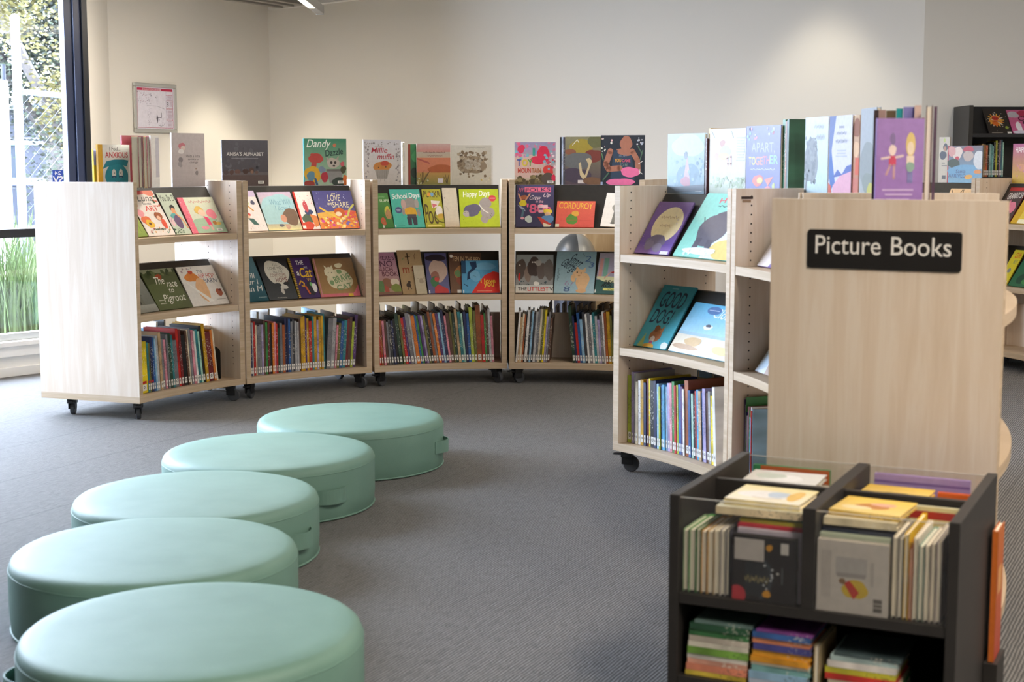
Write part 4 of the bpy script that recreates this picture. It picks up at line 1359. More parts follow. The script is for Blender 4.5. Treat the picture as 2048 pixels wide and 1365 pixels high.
# white-edged bookcase
sb('R1', 't', 1267, 1335, (509, 516), .240, '#5a3f8c', [('g', '#86659f', '#6a52a4'), ('g', '#6a4fa4', '#9a7ac0', (0, 0, 1, .2)), ('e', .55, .56, .4, .34, '#f6e3b4'), ('t', '~', .28, .66, .78, .74, '#d6b98a', .1), ('t', '~', .36, .5, .68, .58, '#d6b98a', .1), ('b', .46, .24, .26, .13, '#7a708a', 3), ('b', .32, .16, .12, .1, '#8a809a', 4), ('b', .58, .12, .14, .08, '#8f86a0', 5), ('s', .02, .1, .98, .97, 26, .005, .012, ['#a995c9', '#c9a9cf'], 4), ('r', .74, .0, .96, .06, '#f0eef2')],
   'purple book with a big pale yellow moon on the white-edged bookcase', 0, spinecol='#2a2440')
sb('R1', 't', 1341, 1458, (516, 529), .285, '#8fd2c4', [('g', '#93d8c8', '#8fd4c4'), ('p', [(.62, .55), (1, .8), (1, 0), (.45, 0)], '#dfeef6'), ('b', .84, .16, .3, .16, '#e8cf7a', 2), ('b', .95, .3, .12, .2, '#ecd690', 3), ('t', 'H', .28, .85, .38, .93, '#e0707a', 0, 6, .04), ('t', 'EEE', .46, .86, .7, .94, '#eea040', 0, 0, .03), ('t', 'EN', .74, .86, .88, .94, '#e9857a', 0, 0, .03), ('t', '~', .3, .78, .8, .82, '#4a6a6a'), ('b', .42, .42, .22, .26, '#615c68', 4), ('b', .5, .62, .15, .1, '#615c68', 5), ('p', [(.24, .3), (.34, .3), (.33, .12), (.24, .12)], '#56515d'), ('p', [(.44, .28), (.54, .28), (.54, .1), (.45, .1)], '#56515d'), ('b', .4, .1, .3, .05, '#eef4f4', 6), ('b', .62, .7, .05, .04, '#e9b08a', 7), ('l', [(.22, .55), (.18, .62)], .01, '#56515d'), ('t', '~', .84, .62, .96, .74, '#9ab9c9', .2), ('s', .1, .03, .6, .13, 20, .01, .02, ['#f4f8f8', '#d9ece9'], 3)],  # the pale wedge at lower right is glare painted into the cover
   'mint green book with a dark grey elephant on the white-edged bookcase', 0, spinecol='#d9f0e8')
sb('R1', 'm', 1266, 1330, (700, 707), .285, '#3a9fb4', [('g', '#3f9fb2', '#4db2c4'), ('t', 'GOOD', .14, .64, .86, .9, '#20344e', .08, 0, .02), ('t', 'DOG!', .12, .38, .72, .61, '#20344e', .08, 0, .02), ('b', .5, .2, .16, .12, '#a9683c', 3), ('b', .46, .3, .07, .06, '#8a5230', 4), ('p', [(.56, .26), (.66, .36), (.66, .24)], '#c98a5a'), ('e', .46, .13, .07, .05, '#e9d9c9'), ('b', .46, .06, .05, .05, '#b05a8a', 4), ('b', .44, .02, .18, .04, '#e0a93a', 5), ('b', .9, .05, .1, .06, '#e6efe9', 7), ('p', [(.1, 0), (.2, .22), (.28, 0)], '#a9b86a'), ('r', .3, .94, .5, .955, '#7fc4d0')],
   'turquoise book with tall navy GOOD DOG lettering and a brown dog', 0)
sb('R1', 'm', 1331, 1456, (707, 735), .222, '#8fd0ea', [('g', '#6fc3e9', '#c9e4ee'), ('g', '#e9e0cf', '#f1e4c8', (0, 0, 1, .36)), ('r', 0, .36, 1, .42, '#a9c9d9'), ('t', 'Cloudy', .38, .68, .76, .92, '#f4fafc', .3, -3, .03), ('e', .36, .88, .11, .08, '#5f83b9'), ('r', .28, .875, .44, .89, '#c9d6ec'), ('b', .4, .55, .07, .05, '#f4f6f6', 2), ('b', .4, .58, .04, .03, '#5a5a66', 3), ('b', .86, .44, .13, .14, '#e2b46a', 4), ('b', .3, .24, .14, .08, '#d9b98a', 6), ('b', .8, .16, .16, .08, '#f0ef9a', 7), ('b', .95, .55, .08, .08, '#efc9a0', 8), ('b', .22, .12, .2, .05, '#c9a98a', 9)],
   'wide sky blue book with a sunny beach beside the turquoise dog book', 0)
sb('R2', 't', 0, 0, 0, .260, '#8a6a9a', [('bg', '#eee4e0'), ('b', .25, .75, .3, .2, '#b9785f', 3), ('b', .35, .5, .25, .16, '#cf9a84', 4), ('p', [(.4, 0), (1, 0), (1, .7), (.7, .45)], '#7d6ab0'), ('s', .05, .4, .6, .95, 24, .02, .05, ['#a9604a', '#e0b9a4', '#f0e2da'], 5), ('t', '~', .3, .2, .5, .32, '#c9b9d0')], 'white book with rust flowers and a purple corner beside the sign panel', 0, aspan=(-.165, -.04))
sb('R2', 'm', 0, 0, 0, .250, '#b09a90', [('g', '#8f7a72', '#b9a49a'), ('p', [(0, 0), (.35, 0), (.2, .5), (0, .9)], '#dfe6ee'), ('s', .1, .05, .95, .95, 30, .02, .05, ['#a98a80', '#7d6a66', '#c9b5aa'], 6), ('p', [(.05, 0), (.28, .1), (.3, .5), (.08, .3)], '#c3d6e6')], 'brown and pale blue book beside the sign panel, middle slope', 0, aspan=(-.165, -.04))
# far bookcases on the right
sb('B1', 't', 1872, 1942, (452, 452), .235, '#e0b888', [('bg', '#e2bd90'), ('l', [(.05, .95), (.15, .75)], .02, '#4a3a2a'), ('l', [(.35, .97), (.3, .8), (.4, .8), (.38, .97)], .02, '#4a3a2a'), ('l', [(.7, .97), (.65, .78), (.78, .78), (.72, .97)], .02, '#4a3a2a'), ('r', .1, .85, .9, .86, '#7a5a40')], 'orange-tan book on the far slope just above the signed end panel', 0)
sb('B2', 't', 1984, 2017, (448, 449), .250, '#7a2a2c', [('bg', '#4a3c3a'), ('r', 0, .9, 1, 1, '#a9302e'), ('t', 'GRANNY SA', .1, .68, 1, .86, '#d9cfc4', .1, 6, .04), ('b', .62, .42, .26, .18, '#d2788a', 3), ('p', [(.36, .5), (.4, .66), (.5, .56)], '#d2788a'), ('b', .5, .24, .2, .12, '#5a4a6a', 4), ('b', .6, .1, .3, .1, '#cfc4c0', 5)], 'dark book with a pink pig and red band on the far right top slope', 0, barcode=None)
sb('B2', 't', 2018, 2090, (449, 449), .245, '#d9b830', [('bg', '#dcc04a'), ('r', 0, 0, .18, 1, '#c9a02c'), ('t', 'T', .46, .7, .62, .9, '#9a7a3a', 0, 0, .03), ('b', .6, .42, .1, .08, '#c9a84a', 3), ('l', [(.3, .3), (.42, .34)], .03, '#6a5a2a'), ('l', [(.4, .2), (.52, .18)], .03, '#6a5a2a'), ('g', '#e9dfb0', '#efe6c4', (.18, 0, 1, .12))], 'yellow book with a darker yellow spine on the far right top slope', 0, spinecol='#c9a02c')
sb('B2', 'm', 1992, 2012, (577, 577), .245, '#d6c42c', [('bg', '#dcca34'), ('t', 'Gift', .3, .76, .9, .92, '#d9742c', .1, 0, .05), ('t', 'KY', .5, .6, .86, .72, '#7a8a6a', .1, 0, .04), ('b', .5, .4, .16, .07, '#8a8a8a', 3), ('r', .7, .02, .9, .1, '#ece9df')], 'bright yellow book with orange lettering on the far right middle slope', 0)
sb('B2', 'm', 2013, 2085, (577, 577), .250, '#2f6a4a', [('g', '#2f6f50', '#2c6a48'), ('t', 'S', .3, .6, .5, .86, '#dfe9df', .3), ('l', [(.35, .4), (.5, .46), (.62, .4), (.8, .46)], .05, '#9ac23a'), ('b', .25, .2, .1, .15, '#1f4a38', 3), ('b', .42, .26, .07, .1, '#8a9a8a', 4), ('b', .5, .14, .2, .1, '#3f8a4a', 5)], 'dark green book with a curling lime snake on the far right middle slope', 1)

# ------------------------------------------------------------------ books standing on the ridges
rbk = ridge_book
rbk('L1', 199, 262, 290, 372, '#d9d2c8', [('bg', '#d8d2ca'), ('r', 0, 0, .14, 1, '#d9a42c'), ('t', 'I Feel...', .36, .86, .7, .95, '#3f3a36', 0, 0, .02), ('t', 'ANXIOUS', .22, .7, .94, .83, '#c04248', 0, 0, .05), ('b', .58, .3, .34, .3, '#2f8a9a', 71), ('e', .58, .22, .35, .32, '#318c9c'), ('p', [(.12, .44), (.25, .62), (.5, .66), (.8, .66), (.95, .64), (.9, .5), (.6, .56), (.3, .5)], '#2b8090'), ('e', .48, .34, .065, .1, '#e6ddd6'), ('e', .7, .34, .065, .1, '#e6ddd6'), ('r', .41, .25, .55, .285, '#274a6a'), ('r', .63, .25, .77, .285, '#274a6a'), ('e', .5, .35, .012, .012, '#333'), ('e', .68, .35, .012, .012, '#333'), ('l', [(.5, .17), (.58, .14), (.68, .17)], .015, '#1f4a58')],
    'pale book with a blue blob face and a mustard spine strip above the window-end panel', dr=.24, t=.012, spinecol='#d2a02a')
rbk('L1', 190, 250, 300, 372, '#e0bf2a', [('bg', '#e3c22c'), ('r', 0, .6, 1, 1, '#b9b4d0')], 'yellow and lilac book behind the pale blob face book on the first ridge', dr=.262, t=.01)
rbk('L1', 247, 300, 272, 374, '#8a2f3c', [('bg', '#8f3440'), ('g', '#a85a62', '#8f3440', (0, .86, 1, 1))], 'dark red book behind the pale blob face book on the first ridge', dr=.29, t=.01)
for x0, x1, tp, cl, lb in ((262.5, 275.2, 273, '#d9cdb4', 'thick cream paged book shelved on edge on the first ridge'), (276.4, 282.6, 273.5, '#b9b2a6', 'grey paged book on edge, second of the first ridge group'), (283.3, 285.5, 273, '#4a1f22', 'dark maroon cover on edge on the first ridge'), (286.2, 292.6, 273, '#d8c08a', 'golden paged thick book on edge on the first ridge'), (293.2, 298.5, 273.5, '#8a5a62', 'dull pink book on edge beside the white one on the first ridge')):
    edge_at(x0, x1, 7.22, .13, tp, cl, lb, True)
rbk('L1', 304, 320, 272, 374, '#efecea', [('bg', '#f0eeec'), ('r', .55, .2, 1, .96, '#cfcdd6')], 'narrow white book with a grey stripe on the first ridge', dr=.25, t=.012, turn=0)
rbk('L1', 346, 416, 267, 374, '#c2b9b8', [('g', '#c4bbbb', '#bdb3b2'), ('b', .3, .76, .1, .06, '#c9808a', 2), ('e', .34, .72, .07, .045, '#dcc9c0'), ('b', .28, .66, .08, .05, '#e3dedb', 3), ('b', .26, .5, .06, .06, '#8a8486', 4), ('b', .24, .42, .07, .05, '#a39c9c', 5), ('t', 'With a little', .42, .55, .86, .6, '#6f686c', .1), ('t', 'sprinkle of', .48, .49, .82, .535, '#6f686c', .1), ('t', 'courage', .53, .425, .78, .47, '#6f686c', .1), ('b', .74, .26, .05, .04, '#8f8888', 6), ('b', .72, .34, .02, .015, '#a08a80', 7)],
    'tall pale grey book with a small pink-hatted child on the first ridge', dr=.255)
rbk('L2', 446, 538, 281, 371, '#4d4b52', [('g', '#5a5961', '#4a464b'), ('g', '#6a6468', '#55494a', (0, .12, 1, .3)), ('s', .02, .3, .98, .95, 40, .02, .06, ['#595860', '#626169', '#504f57'], 3), ('t', "ANISA'S ALPHABET", .1, .66, .9, .74, '#dcdad8', 0, 0, .02), ('r', .2, .605, .78, .615, '#9a98a0'), ('r', 0, 0, 1, .24, '#5d4e4c'), ('b', .2, .3, .05, .05, '#5a4440', 2), ('b', .33, .32, .06, .05, '#6a4f48', 3), ('b', .5, .32, .06, .06, '#4a3632', 4), ('b', .63, .34, .06, .06, '#54403a', 5), ('e', .64, .31, .035, .035, '#8a6a5a'), ('b', .08, .3, .05, .05, '#54484a', 7), ('b', .74, .3, .04, .03, '#6a544e', 6)],
    'wide dark grey chalkboard-like book standing on the second ridge', dr=.262, barcode=(.215, .012))
rbk('L2', 609, 694, 278, 371, '#3f8f72', [('g', '#3c8a6c', '#a9c0a4'), ('r', 0, 0, .02, 1, '#3aa9b0'), ('t', 'Dandy', .08, .76, .62, .98, '#eef4ee', .25, 0, .01), ('t', 'Dazzle', .5, .64, .92, .78, '#2c4a44', .1, 8, .05), ('b', .72, .86, .04, .04, '#c97a5a', 2), ('b', .28, .58, .16, .11, '#b4463f', 3), ('p', [(.2, .62), (.42, .6), (.44, .52), (.3, .5), (.28, .36), (.16, .38)], '#b4463f'), ('p', [(.14, .66), (.2, .7), (.24, .62)], '#b4463f'), ('b', .2, .24, .2, .16, '#d9a92c', 5), ('b', .16, .2, .1, .1, '#5f8aa0', 6), ('b', .68, .48, .14, .12, '#b9b0a6', 7), ('p', [(.54, .52), (.52, .62), (.6, .56)], '#a9a096'), ('p', [(.76, .58), (.82, .64), (.8, .52)], '#a9a096'), ('e', .64, .49, .03, .03, '#3a3230'), ('e', .73, .49, .03, .03, '#3a3230'), ('b', .7, .42, .03, .02, '#2a2524', 3),
    ('b', .48, .18, .08, .12, '#b02c3c', 8), ('p', [(.52, .34), (.92, .34), (.86, .06), (.6, .04)], '#8a8a88'), ('r', .52, .3, .92, .35, '#6a6664'), ('b', .42, .34, .08, .07, '#7a8aa0', 9), ('b', .92, .34, .07, .08, '#4a4a30', 2), ('b', .82, .08, .16, .1, '#2b3a30', 3), ('b', .96, .1, .05, .14, '#d9702c', 4), ('b', .12, .04, .14, .06, '#a03a30', 5), ('l', [(.26, .14), (.3, .02)], .05, '#4a6a90'), ('b', .9, .46, .05, .05, '#c9606a', 6)],
    'green book with a red dog and a grey kitten on the second ridge', dr=.262, spinecol='#2a7a80', barcode=(.195, .010))
rbk('L3', 722, 803, 280, 370, '#e3dfe0', [('g', '#e0dee6', '#d6cdc4'), ('t', 'Millie', .22, .71, .64, .82, '#b83648', .2, 0, .03), ('t', 'muffin', .38, .57, .82, .69, '#b83648', .2, 0, .03), ('b', .5, .4, .24, .13, '#d08a42', 2), ('b', .56, .48, .1, .06, '#c9503a', 3), ('p', [(.3, .34), (.68, .34), (.62, .14), (.36, .14)], '#a9a29a')] + [('l', [(.36 + i * .05, .33), (.38 + i * .042, .15)], .008, '#8a847c') for i in range(6)] + [('e', .4, .39, .015, .013, '#2b2522'), ('e', .59, .4, .015, .013, '#2b2522'), ('l', [(.45, .14), (.45, .08)], .01, '#9a9289'), ('l', [(.55, .14), (.55, .08)], .01, '#9a9289'), ('s', .04, .05, .14, .95, 26, .012, .035, ['#a9a0a4', '#c0b6b6', '#8a8488'], 4), ('s', .86, .05, .96, .95, 26, .012, .035, ['#a9a0a4', '#c0b6b6', '#8a8488'], 5), ('s', .15, .88, .85, .95, 12, .012, .028, ['#b5acb0', '#9a9498'], 6), ('r', .3, .84, .52, .85, '#b9b3b6')],
    'white book with a smiling muffin in a leafy border on the third ridge', dr=.262)
edge_book('L3', ang_at('L3', 806, 372, .262), .262, .012, .19, .24, '#efece8', 'plain white book shelved on edge on the third ridge', turn=0)
rbk('L3', 817, 842, 289, 370, '#2f6a48', [('g', '#3c8a58', '#2a4a34'), ('r', 0, .0, .16, 1, '#a9402f'), ('b', .7, .7, .4, .16, '#4a9a62', 3), ('b', .6, .3, .4, .14, '#22382a', 4)], 'dark green book with a rust edge on the third ridge', dr=.285)
rbk('L3', 834, 901, 288, 370, '#c9806a', [('g', '#b9b0a8', '#c9a05a'), ('g', '#c9a9a4', '#c98a80', (0, .8, 1, 1)), ('r', 0, .3, 1, .66, '#c97a5a'), ('p', [(0, .62), (.4, .5), (.35, .56), (0, .66)], '#a9544a'), ('b', .72, .38, .36, .12, '#a9582e', 3), ('g', '#b58a48', '#8a8440', (0, 0, 1, .3)), ('t', '~', .2, .76, .85, .81, '#8a5a54', .1), ('t', '~', .32, .68, .76, .73, '#9a7a72', .1)] + [('l', [(.16, .02), (.1 + .06 * i, .26 + .05 * (i % 3))], .012, '#4a3a22') for i in range(6)] + [('l', [(.9, .02), (.8 + .05 * i, .2 + .05 * (i % 2))], .012, '#4a3a22') for i in range(4)] + [('s', .02, .02, .4, .16, 14, .02, .03, ['#c9c4a0', '#6a7a40'], 4), ('r', .62, .05, .78, .16, '#d9cfd4')],
    'orange landscape book with tall grasses on the third ridge', dr=.262, t=.016, spinecol='#d8d2c6')
rbk('L3', 903, 986, 291, 370, '#c9c3b4', [('g', '#cbc5b8', '#c4bba8'), ('t', '~', .34, .92, .8, .95, '#9a948a'), ('b', .5, .5, .32, .24, '#8d7c66', 3), ('b', .5, .5, .19, .13, '#a89c8c', 9), ('s', .16, .2, .86, .84, 90, .015, .05, ['#7a6650', '#9a866c', '#5f4e3e', '#a8987f', '#86735c'], 5), ('s', .3, .4, .7, .62, 36, .02, .045, ['#aa9f90', '#b5ab9c', '#9c9080'], 8), ('s', .7, .05, .98, .2, 10, .008, .02, ['#b9a04a', '#d9cfae'], 6), ('r', .96, .0, 1, 1, '#dcd8d0')],
    'pale grey book with a wreath of brown animals on the third ridge', dr=.262)
rbk('L4', 1024, 1111, 285, 370, '#c9a9b4', [('g', '#9a90b0', '#cdb79a'), ('b', .3, .45, .4, .3, '#d3b0a4', 4), ('s', .0, .6, 1, 1, 40, .02, .05, ['#c9829a', '#8a9ac9', '#e06a8a', '#7fb9bd', '#b58ac0'], 3), ('b', .16, .84, .09, .1, '#d83a5a', 2), ('b', .7, .74, .14, .18, '#d9304f', 3), ('b', .6, .58, .2, .1, '#d9304f', 4), ('r', .44, .68, .5, .86, '#3f9a8a'), ('b', .82, .34, .13, .12, '#d6453f', 5), ('s', .72, .3, 1, .75, 18, .02, .05, ['#d9405a', '#7fb0c0', '#f0d0d4'], 6), ('t', 'T', .06, .44, .16, .6, '#3a55a0', 0, 0, .06), ('t', 'O', .18, .44, .32, .6, '#d9c23a', 0, 0, .06), ('t', 'Y', .32, .44, .44, .6, '#5fa04a', 0, 0, .06), ('t', 'MOUN', .08, .28, .4, .39, '#c2463a', 0, 0, .05), ('t', 'TAIN', .42, .28, .64, .39, '#b06a3a', 0, 0, .05), ('r', 0, 0, 1, .1, '#6f604a'), ('s', 0, .04, 1, .2, 40, .03, .07, ['#6a5c40', '#80704c', '#5a4e38', '#94845a'], 7), ('b', .8, .14, .15, .14, '#5f5248', 6), ('b', .95, .16, .05, .08, '#d9304f', 5)],
    'pink and tan book titled TOY MOUNTAIN in coloured letters on the fourth ridge', dr=.262, barcode=(.185, .008))
k0 = ang_at('L4', 1119.5, 370, .262)
for cl, lb in (('#2a2a30', 'black cover shelved on edge on the fourth ridge'), ('#b9c4dc', 'pale blue book shelved on edge on the fourth ridge'), ('#4a4448', 'charcoal book shelved on edge on the fourth ridge')):
    edge_book('L4', k0, .264, .009, .14, .268, cl, lb, flip=False)
    k0 += .0098 / (RIN + .264)
rbk('L4', 1130, 1201, 274, 370, '#7d6f58', [('g', '#8a8464', '#5a4a50'), ('b', .45, .8, .3, .16, '#a08c3c', 3), ('b', .8, .6, .25, .14, '#7a4038', 4), ('b', .15, .68, .18, .06, '#8a5a44', 5), ('b', .35, .5, .45, .16, '#6a6a68', 6), ('b', .3, .2, .4, .16, '#4f4450', 7), ('p', [(.38, .44), (.44, .48), (.48, .28), (.56, .2), (.66, .42), (.58, .54), (.68, .56), (.76, .5), (.6, .16), (.5, .12), (.42, .2)], '#c9b48c'), ('b', .85, .9, .2, .14, '#6a6a48', 8), ('r', .36, .03, .56, .1, '#d9cdc6'), ('l', [(.2, .82), (.34, .94), (.38, .88)], .015, '#e6e2d8'), ('b', .8, .08, .3, .08, '#7a5a44', 9)],
    'murky olive and brown painted book with pale legs on the fourth ridge', dr=.258, t=.012, spinecol='#b9c4dc')
rbk('L4', 1201, 1288, 271, 370, '#33363c', [('g', '#34373d', '#2d3138'), ('b', .58, .84, .13, .15, '#a9705a', 3), ('p', [(.36, .72), (.52, .74), (.6, .6), (.7, .7), (.66, .62), (.58, .58), (.4, .64)], '#a9705a'), ('p', [(.3, .7), (.7, .7), (.78, .1), (.22, .1)], '#3a4656'), ('b', .56, .66, .18, .07, '#a9705a', 5), ('l', [(.22, .68), (.12, .42), (.18, .32), (.44, .34)], .13, '#a9705a'), ('l', [(.72, .68), (.84, .5), (.86, .28)], .12, '#a9705a'), ('b', .68, .26, .2, .11, '#e2719a', 7), ('p', [(.46, .3), (.56, .28), (.5, .2)], '#e2719a'), ('b', .46, .05, .3, .09, '#e0709a', 8), ('t', 'HOW', .42, .56, .6, .61, '#7a8a9a', .05), ('t', 'YOU', .32, .46, .47, .53, '#e8a63c', 0, 0, .03), ('t', 'CAME', .49, .46, .68, .52, '#d9607a', 0, 0, .02), ('t', 'TO BE', .44, .38, .62, .43, '#8a9a8a'),
    ('s', .02, .66, .3, .95, 10, .012, .03, ['#d9d6c4', '#e6b9b4'], 4), ('s', .72, .76, .96, .95, 8, .015, .03, ['#d8d2d4', '#b9c0c9'], 5), ('l', [(.9, .5), (.96, .7)], .02, '#5f7a62'), ('l', [(.85, .78), (.95, .62)], .02, '#5f7a62'), ('l', [(.06, .5), (.02, .64)], .02, '#6a8a62'), ('l', [(.06, .1), (.18, .24)], .03, '#4f6a55'), ('l', [(.86, .42), (.96, .48)], .012, '#e6e0d8'), ('l', [(.88, .28), (.96, .22)], .012, '#e6e0d8'), ('l', [(.9, .22), (.9, .32)], .012, '#e6e0d8'), ('r', .0, .0, .05, .06, '#9aa9c4')],
    'dark book with a pregnant brown figure holding a pink bird-like shape on the fourth ridge', dr=.258, t=.012)
# white-edged bookcase ridge
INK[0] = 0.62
rbk('R1', 1326, 1407, 268, 388, '#bfe0f0', [('g', '#d3ecf6', '#a9c9d9'), ('b', .55, .8, .4, .2, '#e6f6fa', 3), ('g', '#a9cfe0', '#8fa9bd', (0, 0, 1, .3)), ('b', .55, .3, .3, .2, '#8fb4c9', 2), ('p', [(.42, .14), (.5, .5), (.54, .62), (.6, .4), (.62, .12)], '#e9c9cf'), ('b', .5, .2, .14, .08, '#d99aa8', 5), ('b', .5, .64, .05, .06, '#9aa9b5', 6), ('s', .02, .1, .98, .6, 30, .02, .05, ['#9fc4d6', '#b9d9e6', '#86aac0'], 4), ('r', .76, .04, .94, .11, '#eef4f6'), ('p', [(0, .1), (1, .16), (1, .06), (0, 0)], '#7d8a99')],
    'icy blue book with a small pink figure on the ridge above the moon book', dr=.255, t=.014)
edge_book('R1', ang_at('R1', 1407, 388, .262), .285, .011, .17, .255, '#d9b23a', 'golden yellow book shelved on edge on the white-edged ridge', flip=False)
edge_book('R1', ang_at('R1', 1412, 388, .262), .255, .009, .18, .215, '#4a1c20', 'dark maroon book shelved on edge on the white-edged ridge', flip=False)
rbk('R1', 1417, 1489, 258, 388, '#eeece6', [('g', '#f0eeec', '#dfe6d6'), ('g', '#d9e2cc', '#c3d2b4', (0, 0, 1, .16)), ('b', .36, .78, .08, .05, '#c9846a', 2), ('p', [(.1, .7), (.3, .74), (.55, .66), (.5, .6), (.3, .6)], '#e9c9a8'), ('b', .44, .66, .14, .09, '#cfd6a4', 3), ('b', .4, .58, .14, .06, '#e2d08a', 4), ('b', .2, .58, .07, .05, '#e6b9a0', 5), ('l', [(.5, .56), (.52, .46)], .05, '#e9b9a4'), ('l', [(.6, .58), (.6, .46)], .05, '#e9b9a4'), ('s', .02, .12, .98, .26, 40, .02, .05, ['#b9cca0', '#cbd9b6', '#a4bd8c'], 4), ('l', [(.05, .97), (.15, .86)], .01, '#c4cbb0'), ('l', [(.6, .97), (.66, .86)], .01, '#c4cbb0')] + lines(.74, .5, .98, .88, 9, '#c9c4c0'),
    'white book with a child in a peach dress on the white-edged ridge', dr=.258, t=.012)
rbk('R1', 1490, 1558, 252, 376, '#6f74b8', [('bg', '#757bc0'), ('t', 'APART,', .16, .6, .84, .76, '#c9cfee', 0, 0, -.01), ('t', 'TO', .08, .44, .28, .56, '#ece06a', 0, 0, .05), ('t', 'GE', .28, .44, .5, .56, '#f0a080', 0, 0, .05), ('t', 'TH', .5, .45, .7, .57, '#e98a9a', 0, 0, .05), ('t', 'ER', .7, .46, .94, .58, '#9ad9a8', 0, 0, .05), ('t', '~', .14, .36, .86, .4, '#d9dcf0'), ('b', .36, .22, .16, .08, '#ee7a6a', 2), ('b', .42, .22, .08, .05, '#f0d87a', 3), ('p', [(.56, .24), (.82, .28), (.66, .14)], '#f08a7a'), ('b', .66, .08, .1, .06, '#ee8a9a', 5), ('b', .82, .14, .04, .05, '#d9e08a', 6), ('s', .04, .8, .96, .97, 14, .02, .04, ['#ee9ab0', '#9ad9c0', '#e9e9f4', '#b0a0e0'], 4), ('r', .02, .02, .13, .09, '#4a55b0')],
    'violet-blue book with coloured APART TOGETHER lettering', dr=.250, t=.012, spinecol='#4a4a94')
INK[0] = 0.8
k0 = ang_at('R1', 1563, 378, .262)
for cl, tt, hh, lb in (('#1f6a44', .030, .275, 'thick dark green book on the ridge beside the violet-blue book'), ('#9a5f3a', .012, .268, 'rust brown spined book on the ridge beside the green one'), ('#1f1c1e', .012, .272, 'black book on the ridge between the brown and green spines'), ('#2f5a48', .014, .276, 'narrow dark green spine on the ridge, last before the next bookcase')):
    if k0 + tt / (RIN + .26) < DL / 2 - .02:
        edge_book('R1', k0, .262, tt * .62, .18, hh, cl, lb, flip=False)
    k0 += tt * .64 / (RIN + .26)
rbk('R2', 1604, 1653, 235, 385, '#d6e2ec', [('g', '#dfe9f0', '#c4e0ea'), ('b', .28, .46, .28, .3, '#8f979d', 3), ('s', .0, .2, .5, .75, 50, .03, .07, ['#868e95', '#9aa2a8', '#7b848b'], 4), ('l', [(.12, .3), (.05, .06)], .07, '#7d8288'), ('t', '~', .4, .84, .8, .92, '#c0c6cc', .3), ('t', '~', .5, .7, .85, .8, '#c0c6cc', .3), ('s', .1, .0, .9, .05, 14, .01, .02, ['#7a8a80'], 5)], 'pale blue book with a big grey tree on the ridge near the sign panel', dr=.258)
rbk('R2', 1655, 1700, 232, 385, '#e6e4f2', [('g', '#e9e8f2', '#e6e0ec'), ('p', [(0, 1), (.3, 1), (.12, .6), (.1, .3), (0, .2)], '#6f86bd'), ('p', [(0, .4), (.1, .1), (.3, .2), (.1, .6)], '#4a78c0'), ('p', [(.2, .0), (1, .0), (1, .34), (.5, .28), (.2, .16)], '#eeb0c4'), ('p', [(.2, .26), (.4, .36), (.6, .3), (.8, .4), (1, .42), (1, .34), (.5, .28)], '#4f6ab8'), ('p', [(0, 0), (.2, 0), (.12, .16), (0, .2)], '#d9604a'), ('t', '~', .42, .84, .66, .89, '#b0b4c4'), ('t', '~', .34, .76, .76, .82, '#b0b4c4'), ('t', '~', .3, .66, .8, .73, '#b0b4c4')] + lines(.3, .5, .82, .6, 3, '#c9ccd9'), 'white book with pink and blue hills on the ridge near the sign panel', dr=.255)
INK[0] = 1.0
rbk('R2', 1702, 1716, 231, 385, '#b9876a', [('g', '#c9a884', '#b8664e'), ('b', .6, .85, .5, .12, '#8a4a2a', 3), ('b', .6, .6, .4, .1, '#e0b48c', 4), ('r', .5, .3, 1, .5, '#d0583e'), ('r', 0, 0, 1, .26, '#c47060')], 'narrow rust and tan book on the ridge near the sign panel', dr=.262)
rbk('R2', 1717, 1748, 217, 385, '#aeb4b8', [('g', '#b4bac0', '#a4a8a6'), ('b', .5, .4, .5, .25, '#949a9a', 3), ('b', .6, .2, .4, .12, '#8a928c', 4), ('b', .7, .1, .2, .1, '#b9b45a', 6)], 'tall grey speckled book on the ridge near the sign panel', dr=.25, t=.014)
# ridge of the signed bookcase: books on edge seen end-on
for x0, x1, tp, Y, dp, cl, fl_, lb in (
        (1748, 1758, 221, 3.80, .20, '#3a2c28', False, 'dark brown spine standing left of the others above the sign'),
        (1758, 1772, 221, 3.80, .18, '#9a7f74', False, 'dull pinkish brown spine above the sign'),
        (1772.5, 1792, 222, 3.80, .20, '#5f5034', False, 'olive brown spine above the sign'),
        (1793, 1806, 218, 3.79, .17, '#1a9a98', False, 'bright teal spine peeping over the purple book'),
        (1807, 1829, 215, 3.78, .18, '#7d7ab0', False, 'lilac spine peeping over the purple book'),
        (1829.5, 1843, 212, 3.76, .18, '#c9aea0', False, 'pale pink-beige spine peeping over the purple book'),
        (1844, 1850, 236, 3.70, .17, '#b08a6a', False, 'tan spine right beside the purple book'),
        (1853, 1866, 212, 3.70, .20, '#7a5544', True, 'brown paged book on edge right of the purple book'),
        (1868.5, 1875, 214, 3.70, .20, '#5d4658', False, 'dusky violet spine furthest right above the sign')):
    edge_at(x0, x1, Y, dp, tp, cl, lb, fl_)
E3 = wp('R3', .150, .262, RIDGE + .0012)
pw, ph = .116, .228
